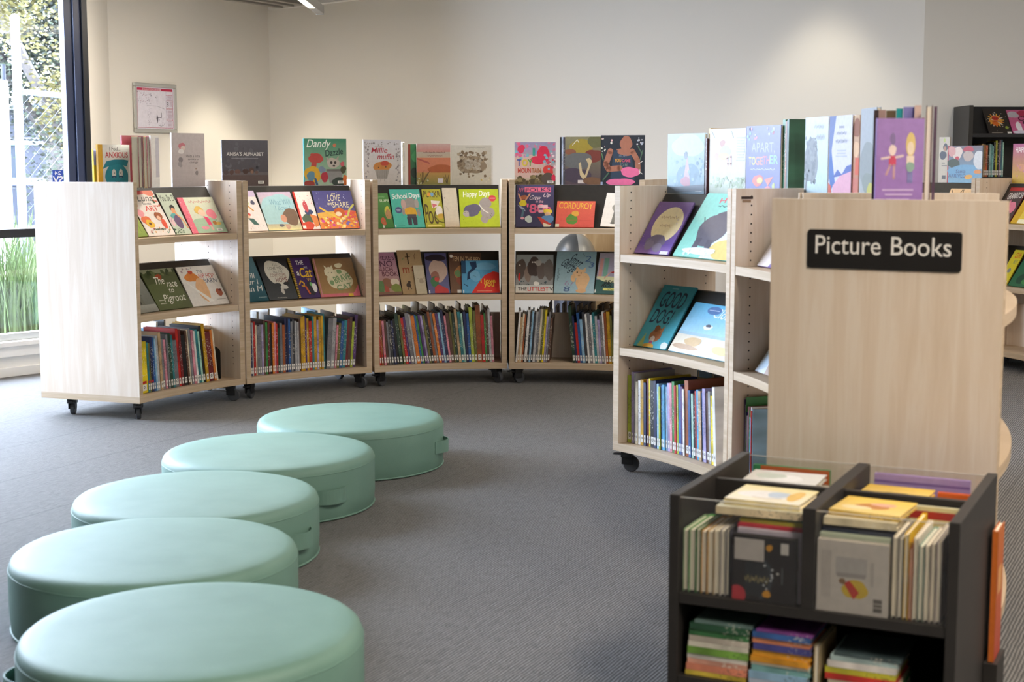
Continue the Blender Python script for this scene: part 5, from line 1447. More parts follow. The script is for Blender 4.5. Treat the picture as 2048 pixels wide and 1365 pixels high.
ob = face_book(pw, ph, .010, '#8f6fb0', [('g', '#a684c2', '#9d78bd'), ('b', .34, .66, .08, .05, '#efe0d8', 2), ('e', .34, .66, .075, .06, '#efd9d2'), ('b', .34, .78, .06, .06, '#8a76a4', 5), ('r', .27, .5, .42, .6, '#d2546e'), ('l', [(.28, .585), (.12, .57)], .05, '#ecd4d6'), ('l', [(.42, .585), (.56, .6)], .05, '#ecd4d6'), ('l', [(.3, .5), (.22, .4)], .05, '#c9a0a8'), ('l', [(.38, .5), (.38, .36)], .05, '#c9a0a8'), ('e', .72, .72, .1, .13, '#e3c884'), ('e', .72, .68, .07, .07, '#f0dcc4'), ('r', .64, .5, .8, .6, '#efdccb'), ('b', .72, .48, .08, .06, '#94b0a4', 4), ('l', [(.69, .42), (.69, .32)], .05, '#8a8ac0'), ('l', [(.75, .42), (.75, .32)], .05, '#8a8ac0'),
    ('r', .14, .225, .8, .245, '#cdb2de'), ('r', .2, .175, .78, .195, '#cdb2de'), ('r', .24, .12, .72, .14, '#cdb2de')], spinecol='#8560a8')
vdir = math.atan2(E3.y, E3.x)
ob.matrix_world = Matrix.Translation(E3 + Vector((.022, 0, 0))) @ Matrix.Rotation(vdir - PI / 2 + R(14), 4, 'Z') @ Matrix.Translation((-pw / 2, -.02, 0))
tag(ob, 'purple book with two drawn girls standing above the black sign', 'book', 'books standing along the top ridges')
# far right ridges
rbk('B1', 1876, 1897, 275, 364, '#b9ad98', [('bg', '#bdb19c'), ('b', .6, .78, .2, .09, '#2b2522', 3), ('e', .56, .75, .12, .05, '#a9754f'), ('b', .4, .6, .3, .1, '#2f2b33', 4), ('r', .3, .42, .6, .44, '#6a6258'), ('r', .3, .36, .8, .38, '#6a6258'), ('r', .35, .08, .7, .16, '#4a4640'), ('b', .5, .93, .1, .04, '#a9b84a', 5)], 'tan book with a small dark haired child on the far ridge', dr=.262)
rbk('B1', 1893, 1962, 292, 364, '#6a7a90', [('g', '#6a5a60', '#7fa9c0'), ('r', 0, 0, .03, 1, '#b02c36'), ('b', .28, .8, .15, .17, '#dcc9bd', 2), ('b', .28, .66, .05, .06, '#c0343f', 8), ('b', .12, .85, .1, .15, '#cf9a94', 7), ('b', .6, .9, .14, .09, '#b02c3c', 3), ('b', .6, .72, .14, .15, '#b9a59a', 4), ('b', .18, .52, .2, .12, '#3f4a3a', 5), ('b', .5, .3, .5, .18, '#6f9fc0', 6), ('b', .95, .6, .2, .25, '#cfcfcf', 9), ('b', .62, .16, .12, .06, '#d9a03a', 2), ('b', .88, .3, .1, .06, '#d98a3a', 3), ('t', 'Santa', .26, .26, .54, .36, '#4a4a6a', .1), ('t', 'ARRIVED', .04, .14, .54, .24, '#4a5a7a', 0, 0, .02)], 'book with two wintry faces, one in a red hat, on the far ridge', dr=.25, spinecol='#b02c36')
rbk('B2', 2010, 2062, 288, 367, '#c9829a', [('g', '#b4648c', '#cfae4a'), ('t', 'HAPPY H', .14, .78, .98, .92, '#efe4dc', 0, 0, .01), ('b', .85, .4, .25, .2, '#b98aa8', 3), ('b', .5, .4, .2, .1, '#d49a7a', 4), ('s', .1, .1, .9, .5, 20, .02, .05, ['#d9a07a', '#c98a94', '#d9b45a'], 4)], 'pink to yellow book with a white title at the photo edge', dr=.262)

# black shelving behind
def on_shelf(px, z, yy):
    return aty(px, 340, yy).x


def stand(px0, px1, z, yy, tilt, hh, col, ops, lb, y_off=0):
    x0, x1 = aty(px0, 300, yy).x, aty(px1, 300, yy).x
    o = face_book(x1 - x0, hh, .009, col, ops)
    o.matrix_world = Matrix.Translation((x0, yy, z)) @ Matrix.Rotation(-R(tilt), 4, 'X')
    tag(o, lb, 'book', 'books on the tall black shelving')
    return o


tl_ = math.degrees(math.atan2(.205, bz1 - zr0))
stand(1978, 2024, zr0 + .008, by + .012, tl_, .245, '#2c2622', [('bg', '#2b2521'), ('b', .45, .55, .26, .2, '#e0a03a', 3)] + [('l', [(.46, .55), (.46 + .34 * math.cos(k * .42), .55 + .26 * math.sin(k * .42))], .05, ('#e9b44a', '#d9d0c0', '#e08a3a')[k % 3]) for k in range(15)] + [('e', .45, .62, .14, .09, '#c23a2e'), ('b', .4, .42, .14, .09, '#d9702c', 5), ('t', '~', .3, .58, .62, .66, '#7a1f1c'), ('t', '~', .28, .46, .64, .53, '#a03a20'), ('r', .12, .04, .6, .07, '#8a8274'), ('r', .8, .02, .98, .09, '#dedad0'), ('e', .84, .25, .07, .06, '#8a9a3a'), ('s', .04, .1, .96, .96, 20, .01, .03, ['#cfc9bc', '#7a7264'], 6)],
      'black book with an orange sunburst on the tall black shelving')
stand(2026, 2078, zr0 + .008, by + .012, tl_, .235, '#b9507a', [('bg', '#c2608a'), ('b', .2, .8, .22, .14, '#b9b4c0', 3), ('b', .7, .85, .3, .14, '#a9304f', 4), ('t', 'CU', .36, .56, .8, .74, '#3a1a2a', .1, 10, .04), ('t', 'M', .5, .42, .7, .54, '#3a1a2a', .1, 0, .04), ('b', .3, .3, .12, .2, '#e6e0e4', 5), ('b', .3, .08, .3, .08, '#cfcad6', 6)], 'magenta book at the photo edge on the tall black shelving')
xx = aty(1962, 340, by + .05).x
for i, (c, t_, h_, nm) in enumerate((('#b99a6a', .014, .215, 'tan'), ('#a9804f', .014, .21, 'ochre'), ('#c9683f', .013, .205, 'orange'), ('#3a2c28', .010, .14, 'dark brown'), ('#9ac0bd', .010, .215, 'pale teal'), ('#6fa9a4', .010, .21, 'teal'), ('#8fc9c4', .009, .20, 'aqua'), ('#1f2224', .012, .225, 'black'), ('#b5b23a', .011, .235, 'yellow-green'), ('#24282c', .012, .22, 'charcoal'), ('#8a6a74', .011, .24, 'plum'), ('#4a7a8a', .010, .24, 'blue-green'), ('#8fb9a4', .009, .225, 'mint'))):
    o = book_body('hardback_book', t_ - .0008, .17, h_, c)
    call_label(o, t_ - .0008)
    o.color = lin(c)
    o.matrix_world = Matrix.Translation((xx, by + .05 + .002 * (i % 2), bz0 + .0012))
    tag(o, f'{nm} spined book on the tall black shelving under its tilted rack, {ORD[i]} from left', 'book', 'spines on the tall black shelving')
    xx += t_

# ------------------------------------------------------------------ board books in the black box
def put(o, x, y, z, rz=0.0, tilt=0.0):
    o.matrix_world = BM @ Matrix.Translation((x, y, z)) @ Matrix.Rotation(R(rz), 4, 'Z') @ Matrix.Rotation(R(tilt), 4, 'Y')


GB = 'board books in the black box'


def lying(x, y, z, w_, d_, t_, col, lb, rz=0.0, pic=None, spine=True, grp=GB):
    """flat book: w_ along the front, d_ deep, t_ thick; the spine faces the front if spine"""
    o = book_body('board_book', t_, d_, w_, col, flip=not spine)
    Mx = BM @ Matrix.Translation((x, y, z)) @ Matrix.Rotation(R(rz), 4, 'Z') @ Matrix(((0, 0, 1, 0), (0, 1, 0, 0), (-1, 0, 0, t_), (0, 0, 0, 1)))
    o.matrix_world = Mx
    tag(o, lb, 'book', grp)
    if pic:
        p = art(w_, d_, pic).build('cover_picture', M['print'], o)
        # local book axes: x = down through the book, y = depth, z = along the front
        p.matrix_local = Matrix(((0, 1, 0, 0), (0, 0, 1, 0), (1, 0, 0, 0), (0, 0, 0, 1)))
    return o


Z0 = ZU + .001
x = .027
for i, (c, t_, h_, lb) in enumerate((('#8fae84', .013, .138, 'pale green topped board book, first on edge at the box left'), ('#5a9a58', .016, .140, 'green edged board book, second on edge in the left compartment'), ('#3f7a38', .011, .142, 'dark green board book on edge in the left front compartment'), ('#d59a4a', .014, .139, 'orange topped board book on edge in the left front compartment'), ('#d8b06a', .015, .141, 'amber topped board book on edge in the left front compartment'), ('#cfc4b0', .014, .144, 'cream board book on edge, middle of the left front row'), ('#b9b4b4', .012, .146, 'greyish board book on edge in the left front compartment'), ('#3a3a44', .009, .147, 'dark covered board book on edge in the left front compartment'))):
    o = book_body('board_book', t_ - .001, .145, h_, c, flip=True, board=.0012)
    put(o, x, .018, Z0)
    tag(o, lb, 'book', GB)
    x += t_
# the back cover that faces out
o = face_book(.136, .140, .016, '#1f1a1c', [('bg', '#1e1a1c'), ('r', .03, .62, .5, .95, '#c4bdb8'), ('r', .2, .08, .62, .6, '#262a30'), ('t', '~', .2, .26, .58, .42, '#8a7f5a', 0, 90, .05), ('l', [(.52, .62), (.6, .5), (.62, .36), (.58, .2), (.46, .06)], .05, '#3a3f48'), ('s', .5, .12, .66, .6, 12, .014, .022, ['#c9ccd0'], 4), ('b', .58, .84, .05, .05, '#d9992e', 2), ('b', .55, .13, .06, .06, '#d9992e', 3), ('e', .08, .08, .14, .14, '#c23440'), ('r', .76, .76, .88, .93, '#cfcac6'), ('b', .72, .46, .02, .02, '#cfcac6', 3), ('r', .78, .3, .8, .56, '#5a5a60')])
put(o, .138, .013, Z0)
tag(o, 'black board book facing out with a white label and orange stars', 'book', GB)
for i, (c, w_, h_, y_, lb) in enumerate((('#c9c0d0', .142, .149, .032, 'pale lilac board book right behind the black starred one'), ('#b8263a', .147, .155, .049, 'red board book behind the black starred one'), ('#b9b83a', .148, .162, .066, 'yellow-green board book third behind the black starred one'), ('#3f8a4a', .147, .168, .083, 'green board book behind the yellow-green one in the box'))):
    o = face_book(w_, h_, .014, c, [('bg', c), ('r', .1, .3, .8, .7, '#e0d6c4'), ('b', .5, .5, .2, .2, '#d9a04a', i)])
    put(o, .284 - w_, y_, Z0)
    tag(o, lb, 'book', GB)
lying(.086, .055, Z0 + .1695, .185, .155, .016, '#e3d2ac', 'cream board book lying across the left front compartment', 2, pic=[('bg', '#dcd8c0'), ('b', .4, .5, .3, .3, '#9ac0a8', 3)], spine=True)
lying(.098, .075, Z0 + .1865, .165, .150, .014, '#ead9a4', 'yellow board book with a pale picture on top of the left pile', -1.5, pic=[('g', '#e8d69a', '#e9e0cc'), ('b', .45, .45, .36, .26, '#e6e0d8', 3), ('b', .6, .5, .14, .2, '#b9c4cf', 4), ('l', [(.3, .25), (.5, .2), (.7, .28)], .02, '#a98a6a'), ('b', .82, .5, .1, .3, '#e2b86a', 6)], spine=True)
# right front compartment
o = face_book(.146, .150, .018, '#cfc8c0', [('bg', '#cbc4bd'), ('r', .26, .52, .7, .78, '#b7b3b0'), ('r', .28, .5, .68, .56, '#a09c9a'), ('b', .54, .34, .17, .14, '#d3b43c', 3), ('p', [(.38, .42), (.46, .46), (.6, .3), (.52, .2)], '#c23a30'), ('b', .36, .44, .05, .04, '#8a6a4a', 5)] + [('r', .07 + .035 * i, .2, .085 + .035 * i, .86, '#b5aea8') for i in range(4)] + [('r', .8, .06, .92, .24, '#6a6560'), ('r', .8, .12, .92, .13, '#cbc4bd'), ('r', .8, .17, .92, .18, '#cbc4bd'), ('r', .76, .4, .8, .74, '#b9b3ad')])
put(o, .318, .013, Z0)
tag(o, 'white board book facing out with a red and yellow shape and a barcode', 'book', GB)
for i, (c, w_, h_, y_, lb) in enumerate((('#b9c4b0', .143, .158, .034, 'pale sage board book behind the white facing one'), ('#25304a', .150, .165, .052, 'navy board book behind the white facing one'), ('#2a2a30', .150, .172, .070, 'black board book third behind the white facing one'))):
    o = face_book(w_, h_, .015, c, [('bg', c), ('r', .5, .6, 1, 1, '#3f4456' if i else c)])
    put(o, .317, y_, Z0)
    tag(o, lb, 'book', GB)
lying(.321, .045, Z0 + .1735, .150, .150, .015, '#dccfae', 'cream board book lying under the yellow one on the right pile', 1, pic=[('bg', '#ddd2b4'), ('b', .4, .5, .3, .2, '#c9a98a', 3)])
lying(.326, .070, Z0 + .1895, .148, .140, .011, '#e0bd5a', 'yellow board book with a brown picture on top of the right pile', -4, pic=[('g', '#e2bb4a', '#dfc27a'), ('b', .5, .45, .22, .2, '#b9783a', 3), ('b', .3, .3, .2, .12, '#e6cfa0', 4), ('b', .62, .6, .2, .1, '#d9a48a', 6)])
x = .470
for i, (c, t_, h_, d_, lb) in enumerate((('#d6cbb6', .011, .170, .15, 'cream board book on edge, first right of the white facing one'), ('#8a8584', .010, .168, .15, 'grey board book on edge in the right front compartment'), ('#e0b92e', .010, .178, .2, 'bright yellow board book on edge in the right front compartment'), ('#cf7a4a', .007, .150, .15, 'orange board book on edge in the right front compartment'), ('#d9d0c0', .010, .172, .16, 'tall cream board book on edge in the right front compartment'), ('#9ab8a8', .011, .158, .17, 'mint topped board book on edge in the right front compartment'), ('#d0c6b8', .011, .160, .17, 'cream board book on edge, third from the box right side'), ('#cfc2b4', .010, .166, .18, 'pinkish cream board book on edge, second from the box right side'), ('#b9aeb0', .011, .170, .18, 'pale grey board book on edge, last before the box right side'))):
    o = book_body('board_book', t_ - .001, d_, h_, c, flip=True, board=.0012)
    put(o, x, .018, Z0)
    tag(o, lb, 'book', GB)
    x += t_ + .0008
o = face_book(.13, .19, .012, '#d9d2b0', [('bg', '#dccf9a'), ('r', .1, .86, .9, .95, '#b03a34')])
put(o, .445, .222, Z0)
tag(o, 'pale yellow book with a red band standing at the back of the right compartment', 'book', GB)
# rear compartments
yb = BD / 2 + .012
o = face_book(.185, .195, .012, '#3f8a5a', [('bg', '#3f8a5a'), ('r', .1, 0, 1, 1, '#c0653a'), ('b', .3, .8, .12, .1, '#8a4a2a', 3)], spinecol='#3f8a5a')
put(o, .045, yb + .20, Z0)
tag(o, 'orange book with a green edge standing in the left rear compartment', 'book', GB)
o = face_book(.18, .175, .05, '#8a7a6a', [('bg', '#8a7a6a')])
put(o, .07, yb + .09, Z0)
tag(o, 'thick brown board book under the white one in the left rear compartment', 'book', GB)
lying(.065, yb + .02, Z0 + .178, .17, .15, .012, '#dcd8cf', 'white board book lying in the left rear compartment', 2, pic=[('bg', '#dedad2'), ('b', .5, .5, .25, .25, '#f0ece6', 3), ('b', .3, .6, .2, .2, '#c9cfc0', 4)])
o = face_book(.215, .20, .014, '#a58fc0', [('g', '#a892c4', '#9a84b8'), ('r', .0, .9, 1, .93, '#7f669f')])
put(o, .335, yb + .20, Z0)
tag(o, 'wide lilac book standing in the right rear compartment', 'book', GB)
o = face_book(.16, .165, .05, '#5a5f7a', [('bg', '#5a5f7a')])
put(o, .325, yb + .08, Z0)
tag(o, 'thick blue-grey board book under the yellow one in the right rear compartment', 'book', GB)
lying(.325, yb + .02, Z0 + .168, .15, .15, .012, '#e0b53a', 'yellow board book with a dark curve lying in the right rear compartment', -2, pic=[('g', '#e3b93c', '#e6cc8a'), ('l', [(.2, .35), (.4, .5), (.65, .52), (.85, .4)], .06, '#6a5040')])
o = face_book(.085, .178, .016, '#d9652f', [('bg', '#de6a30'), ('r', .1, .4, .9, .5, '#e9a070')])
put(o, .487, yb + .15, Z0)
tag(o, 'bright orange book beside the yellow one in the right rear compartment', 'book', GB)
# stacks on the lower shelf
GS = 'books stacked on the lower shelf of the black box'


def stack(x, y, w_, items, where, seed):
    rg = random.Random(seed)
    z = ZL + .001
    n = len(items)
    for i, (c, t_, nm, dw) in enumerate(items):
        lying(x + dw + rg.uniform(-.002, .002), y + rg.uniform(0, .004), z, w_ - dw * .4, .15, t_ - .0006, c, f'{nm} book lying {ORD[i]} from bottom in the {where} stack, lower shelf', rz=rg.uniform(-.8, .8), grp=GS)
        z += t_


stack(.036, .016, .135, [('#d9c04a', .011, 'yellow', 0), ('#d8876a', .015, 'salmon', .0), ('#d9a08a', .011, 'pale salmon', .005), ('#e2dcd2', .011, 'white', .003), ('#7aa848', .016, 'leaf green', .002), ('#d8d2c2', .012, 'cream', .006), ('#c9bfb0', .013, 'greyish cream', .006), ('#3f7a48', .014, 'green', .008), ('#2f5a40', .014, 'dark green', .009), ('#6f8a84', .008, 'grey-green', .018)], 'left', 3)
stack(.178, .016, .125, [('#b9c4d6', .014, 'blue-white', 0), ('#9ac0dc', .016, 'light blue', .0), ('#7fb0ac', .015, 'teal', .002), ('#ddd3bd', .006, 'cream', .004), ('#dd9a2c', .013, 'amber', .003), ('#e0a030', .014, 'golden', .003), ('#4a4a8a', .014, 'indigo', .006), ('#d98a62', .012, 'peach', .004), ('#3a62a0', .013, 'blue', .004), ('#8a4a94', .006, 'magenta', .012)], 'middle', 4)
stack(.345, .02, .140, [('#3f8a48', .026, 'thick green', .004), ('#d9cdb0', .010, 'cream', .0), ('#c9382f', .013, 'red', -.008), ('#c9c43c', .013, 'lime yellow', -.008), ('#e3dcd4', .014, 'white', -.002), ('#a9bfbd', .012, 'pale teal', .004), ('#4a5a5c', .006, 'slate', .01)], 'right', 0)
o = book_body('board_book', .012, .15, .10, '#c9b58a', flip=True)
put(o, .312, .03, ZL + .001, rz=0)
tag(o, 'small tan book standing on edge between the lower shelf stacks', 'book', GS)
# orange books standing beyond the box's right side
o = face_book(.10, .30, .012, '#c96a2a', [('g', '#cc6e2c', '#b8402c'), ('r', .2, .5, .8, .7, '#e0a060')])
o.matrix_world = BM @ Matrix.Translation((BW + .002, BD - .012, .12)) @ Matrix.Rotation(R(90), 4, 'Z') @ Matrix.Translation((-.10, -.014, 0))
RK = empty('leaflet_holder', BM @ Matrix.Translation((BW + .0012, BD - .125, 0)))
mb = MB()
mb.box(0, 0, 0, .03, .12, .112)
mb.build('holder_pocket', M['char'], RK)
tag(RK, 'narrow dark leaflet stand against the far right side of the black box', 'leaflet holder')
o.matrix_world = BM @ Matrix.Translation((BW + .0215, BD - .115, .1135)) @ Matrix.Rotation(R(90), 4, 'Z')
tag(o, 'orange and red booklet standing against the outside of the black box', 'book')

# ------------------------------------------------------------------ the room
def wall_seg(name, p, q, z0, z1, th, mat):
    """upright slab from p to q; the room lies on its right-hand side going p -> q"""
    p, q = Vector((p[0], p[1], 0)), Vector((q[0], q[1], 0))
    d = (q - p).normalized()
    n = Vector((-d.y, d.x, 0))
    mb = MB()
    mb.prism([(p.x, p.y), (q.x, q.y), (q.x + n.x * th, q.y + n.y * th), (p.x + n.x * th, p.y + n.y * th)], z0, z1)
    return struct(mb.build(name, mat))


CEIL = 2.95
WD = Vector((math.cos(R(49)), math.sin(R(49)), 0))      # along the window wall, away from the camera
WN = Vector((-WD.y, WD.x, 0))                           # outwards
WE = Vector((-2.51, 8.90, 0))
A0 = Vector((-2.62, 9.76, 0))
C0 = Vector((-1.82, 11.26, 0))
C1 = Vector((2.75, 10.04, 0))
WLEN = 3.4
WS = WE - WD * WLEN

mb = MB()
mb.prism([(-10, -4.2), (8.2, -4.2), (8.2, 11.6), (-10, 11.6)], -0.05, 0.0)
fl = MB()
fl.prism([(-8.6, -4.1), (8.1, -4.1), (8.1, 10.4), (C1.x, C1.y + .1), (C0.x, C0.y + .1), (A0.x - .05, A0.y + .03), (WE.x, WE.y), (WE.x - WD.x * 9.2, WE.y - WD.y * 9.2)], -0.05, 0.0)
struct(fl.build('floor', M['carpet']), 'grey ribbed carpet floor')
ce = MB()
ce.prism([(-8.9, -4.2), (8.2, -4.2), (8.2, 10.6), (C1.x, C1.y + .2), (C0.x - .1, C0.y + .2), (A0.x - .2, A0.y + .1), (WE.x - .2, WE.y + .1), (WE.x - WD.x * 9.2 - .3, WE.y - WD.y * 9.2)], CEIL, CEIL + 0.1)
struct(ce.build('ceiling', M['ceil']))
wall_seg('wall_left', A0, C0, 0, CEIL, 0.12, M['wall'])
wall_seg('wall_back', C0, C1, 0, CEIL, 0.12, M['wall'])
wall_seg('wall_far', C1, (8.1, 10.25), 0, CEIL, 0.12, M['wall'])
wall_seg('wall_right', (8.0, 10.3), (8.0, -4.1), 0, CEIL, 0.12, M['wall'])
wall_seg('wall_rear', (8.1, -4.0), (-8.5, -4.0), 0, CEIL, 0.12, M['wall'])
WQ = WE - WD * 9.2
wall_seg('wall_side', (-8.55, -4.1), (WQ.x, WQ.y), 0, CEIL, 0.12, M['wall'])
wall_seg('wall_near_window', WQ, WS, 0, CEIL, 0.12, M['wall'])
# return beside the window
rt = MB()
rt.prism([(WE.x, WE.y), (A0.x, A0.y), (A0.x - 0.10, A0.y + 0.05), (WE.x - 0.10, WE.y + 0.01)], 0, CEIL)
struct(rt.build('wall_return', M['wall']))

# window wall: low white wall, ledge, frames, glass
def wbox(mb, s0, s1, d0, d1, z0, z1, mi=0):
    p = [WE - WD * s1 + WN * d0, WE - WD * s0 + WN * d0, WE - WD * s0 + WN * d1, WE - WD * s1 + WN * d1]
    mb.prism([(q.x, q.y) for q in p], z0, z1, mi)


mb = MB()
wbox(mb, 0, WLEN, 0, 0.12, 0, 0.175)
struct(mb.build('wall_window_low', M['white']))
mb = MB()
wbox(mb, 0, WLEN, -0.012, 0, 0.0, 0.055)
struct(mb.build('baseboard_window', M['trimw'], bevel=0.003))
mb = MB()
wbox(mb, 0, WLEN, -0.016, 0, 0.115, 0.175)
struct(mb.build('trim_1', M['trimw'], bevel=0.003))
mb = MB()
wbox(mb, 0, WLEN, -0.03, 0.12, 0.175, 0.205)
struct(mb.build('trim_2', M['trimw'], bevel=0.004))
win = MB()
wbox(win, 0.0, 0.036, 0.0, 0.11, 0.205, CEIL)
struct(win.build('trim_3', M['windark']))
wf = struct(empty('window_1'))
wf['label'] = 'tall window wall with blue-grey frames'
mb = MB()
wbox(mb, 0.036, 0.085, 0.015, 0.085, 0.205, CEIL)
wbox(mb, 0.088, 0.138, 0.03, 0.085, 0.205, CEIL)
mb.build('window_jamb', M['winframe'], wf, bevel=0.003)
mb = MB()
wbox(mb, 0.138, WLEN, 0.03, 0.085, 0.798, 0.848)
mb.build('window_transom', M['windark'], wf, bevel=0.002)
mb = MB()
wbox(mb, 0.138, WLEN, 0.03, 0.085, 0.205, 0.245)
mb.build('window_bottom_rail', M['alu'], wf, bevel=0.002)
mb = MB()
wbox(mb, 0.138, WLEN, 0.03, 0.085, 2.86, CEIL)
mb.build('window_head', M['winframe'], wf)
for s_ in (1.75, WLEN - 0.06):
    mb = MB()
    wbox(mb, s_, s_ + 0.06, 0.03, 0.085, 0.205, CEIL)
    mb.build('window_mullion', M['winframe'], wf)
mb = MB()
wbox(mb, 0.655, 0.70, 0.03, 0.085, 0.245, 0.798)
mb.build('window_mullion', M['alu'], wf)
mb = MB()
wbox(mb, 0.13, WLEN, 0.055, 0.061, 0.24, 0.80)
mb.build('window_glass', M['glass'], wf)
mb = MB()
wbox(mb, 0.13, WLEN, 0.055, 0.061, 0.845, 2.87)
mb.build('window_glass', M['glass'], wf)

# sticker on the glass
P0, P1 = 0.165, 0.225
sx = 0.062
stz0, stz1 = 1.055, 1.185
st_m = Matrix.Translation(WE - WD * 0.235 + WN * 0.0535 + Vector((0, 0, stz0))) @ Matrix.Rotation(R(49), 4, 'Z')
so = art(0.072, 0.13, [('bg', '#2f4fb0'), ('r', 0, 0, 1, .36, '#d8506a'), ('t', 'SV', .97, .42, .03, .72, '#eef0f6', 0, 0, .03), ('t', '24', .8, .78, .2, .95, '#eef0f6'),
                       ('r', .15, .24, .85, .28, '#f3c9d0'), ('r', .15, .12, .7, .16, '#f3c9d0')]).build('window_sticker', M['print'])
so.matrix_world = st_m
tag(so, 'small blue and pink security sticker on the window glass beside the frame', 'sticker')

# ceiling soffit with dark slats in the far corner
dl_ = (C0 - A0).normalized()
nl = Vector((dl_.y, -dl_.x, 0))
bd_ = (C1 - C0).normalized()
zc = 2.396
e1 = C0 + Vector((math.cos(R(-44)), math.sin(R(-44)), 0)) * 1.0
e2 = C0 - dl_ * 0.9
mb = MB()
mb.prism([(C0.x, C0.y), (e2.x, e2.y), (e2.x + nl.x * .5, e2.y + nl.y * .5), (e1.x, e1.y)], zc, zc + 0.02)
struct(mb.build('ceiling_soffit', M['louvre']))
mb = MB()
dv = (e1 - C0).normalized()
nv = Vector((-dv.y, dv.x, 0))
mb.prism([(C0.x, C0.y), (e1.x, e1.y), (e1.x + nv.x * .06, e1.y + nv.y * .06), (C0.x + nv.x * .06, C0.y + nv.y * .06)], zc - 0.03, zc + 0.06)
struct(mb.build('trim_4', M['trimw']))
mb = MB()
for k in range(3):
    o_ = 0.12 + k * 0.13
    b_ = C0 + nl * o_ - dl_ * o_ * 0.3
    a_ = b_ - dl_ * 0.7
    mb.prism([(a_.x, a_.y), (b_.x, b_.y), (b_.x + nl.x * .05, b_.y + nl.y * .05), (a_.x + nl.x * .05, a_.y + nl.y * .05)], zc - 0.03, zc)
struct(mb.build('ceiling_slats', M['lamp_body']))
mb = MB()
mb.prism([(A0.x, A0.y), (C0.x, C0.y), (C0.x + nl.x * .08, C0.y + nl.y * .08), (A0.x + nl.x * .08, A0.y + nl.y * .08)], zc - 0.01, zc + 0.05)
struct(mb.build('trim_5', M['trimw']))

# pendant strip light
pe = aty(640, 21, 9.0)
PL = empty('pendant_light', Matrix.Translation((pe.x, pe.y, pe.z)))
tag(PL, 'grey linear pendant light with a lit white underside hanging near the far ceiling corner', 'light fixture')
mb = MB()
mb.prism([(-0.024, -0.008), (0.024, -0.008), (0.024, -1.6), (-0.024, -1.6)][::-1], -0.022, 0.028)
mb.prism([(-0.024, 0.0), (0.024, 0.0), (0.024, -0.008), (-0.024, -0.008)][::-1], -0.026, 0.028)
mb.build('lamp_housing', M['lamp_body'], PL, bevel=0.002)
mb = MB()
mb.prism([(-0.018, -0.36), (0.018, -0.36), (0.018, -1.55), (-0.018, -1.55)][::-1], -0.0245, -0.0225)
mb.build('diffuser', M['lampglow'], PL)
for yy in (-0.3, -1.3):
    mb = MB()
    mb.tube([(0, yy, 0.028), (0, yy, CEIL - pe.z)], 0.0015, 6)
    mb.build('suspension_cable', M['alu'], PL)

# evacuation plan on the left wall
def on_left_wall(px, py):
    d = ray(px, py)
    n = Vector((dl_.y, -dl_.x, 0))
    k = (A0.dot(n)) / (d.x * n.x + d.y * n.y)
    return Vector((d.x * k, d.y * k, CAM_Z + d.z * k))


a_ = on_left_wall(266.5, 264.5)
b_ = on_left_wall(351.5, 265.5)
t_ = on_left_wall(266.5, 164.5)
EW, EH = (b_ - a_).length, t_.z - a_.z
th_ = math.atan2(dl_.y, dl_.x)
EV = empty('evacuation_plan', Matrix.Translation(a_ + nl * 0.004) @ Matrix.Rotation(th_, 4, 'Z'))
tag(EV, 'silver framed evacuation plan with a red title bar on the cream wall', 'wall sign')
fw = 0.024 * EW / 0.4
mb = MB()
for (x0, z0, x1, z1) in ((0, 0, EW, fw), (0, EH - fw, EW, EH), (0, fw, fw, EH - fw), (EW - fw, fw, EW, EH - fw)):
    mb.box(x0, -0.016, z0, x1, 0.0, z1)
mb.build('frame', M['alu'], EV, bevel=0.005)
ops = [('bg', '#e7e3ee'), ('r', .03, .915, .97, .97, '#c2274f'), ('t', 'EVACUATION DIAGRAM', .17, .922, .66, .962, '#f4e6ea', 0, 0, .02), ('l', [(.03, .03), (.97, .03), (.97, .97), (.03, .97), (.03, .03)], .008, '#b03a5a'),
       ('r', .79, .03, .797, .9, '#b9a9c4')]
for z in (.82, .69, .5, .48, .22):
    ops.append(('r', .79, z, .97, z + .008, '#c2506e'))
ops += [('t', '8', .81, .55, .86, .66, '#5b5560'), ('l', [(.55, .82), (.55, .55), (.28, .55)], .006, '#9a95a6'), ('l', [(.55, .55), (.74, .49)], .006, '#9a95a6'), ('l', [(.66, .4), (.66, .28), (.55, .28)], .012, '#55525e'),
        ('p', [(.54, .36), (.52, .25), (.55, .13), (.565, .25)], '#55525e'), ('l', [(.57, .1), (.64, .07), (.72, .1), (.75, .16)], .008, '#8d8796'), ('t', 'A', .5, .74, .53, .78, '#55525e'), ('t', 'P', .03, .86, .06, .89, '#333')]
ops += [('s', .05, .6, .4, .88, 60, .004, .010, ['#8f8aa0', '#b07a90', '#a8a4b4'], 4), ('s', .3, .1, .4, .5, 36, .004, .007, ['#8f8aa0'], 5), ('s', .55, .1, .75, .3, 30, .003, .006, ['#8f8aa0'], 6)]
ops += lines(.81, .04, .95, .2, 5, '#c9b4c4') + lines(.81, .24, .95, .46, 7, '#c9b4c4') + lines(.88, .55, .96, .67, 4, '#c9b4c4') + lines(.81, .7, .95, .81, 4, '#c9b4c4')
pp = art(EW - 2 * fw, EH - 2 * fw, ops, 'plan_sheet', base=0.006)
pp.box(0, -0.0055, 0, EW - 2 * fw, 0, EH - 2 * fw, 0, None, lin('#e7e3ee'))
pp = pp.build('plan_sheet', M['print'], EV)
pp.location = (fw, 0, fw)

# ------------------------------------------------------------------ outdoors
mb = MB()
mb.prism([(-26, 2), (-8.6, 2), (WE.x - .12, WE.y + .12), (A0.x - .3, A0.y + .3), (-1.9, 11.6), (8, 12), (8, 34), (-26, 34)], -0.12, -0.02)
struct(mb.build('ground_outside', M['paving']))


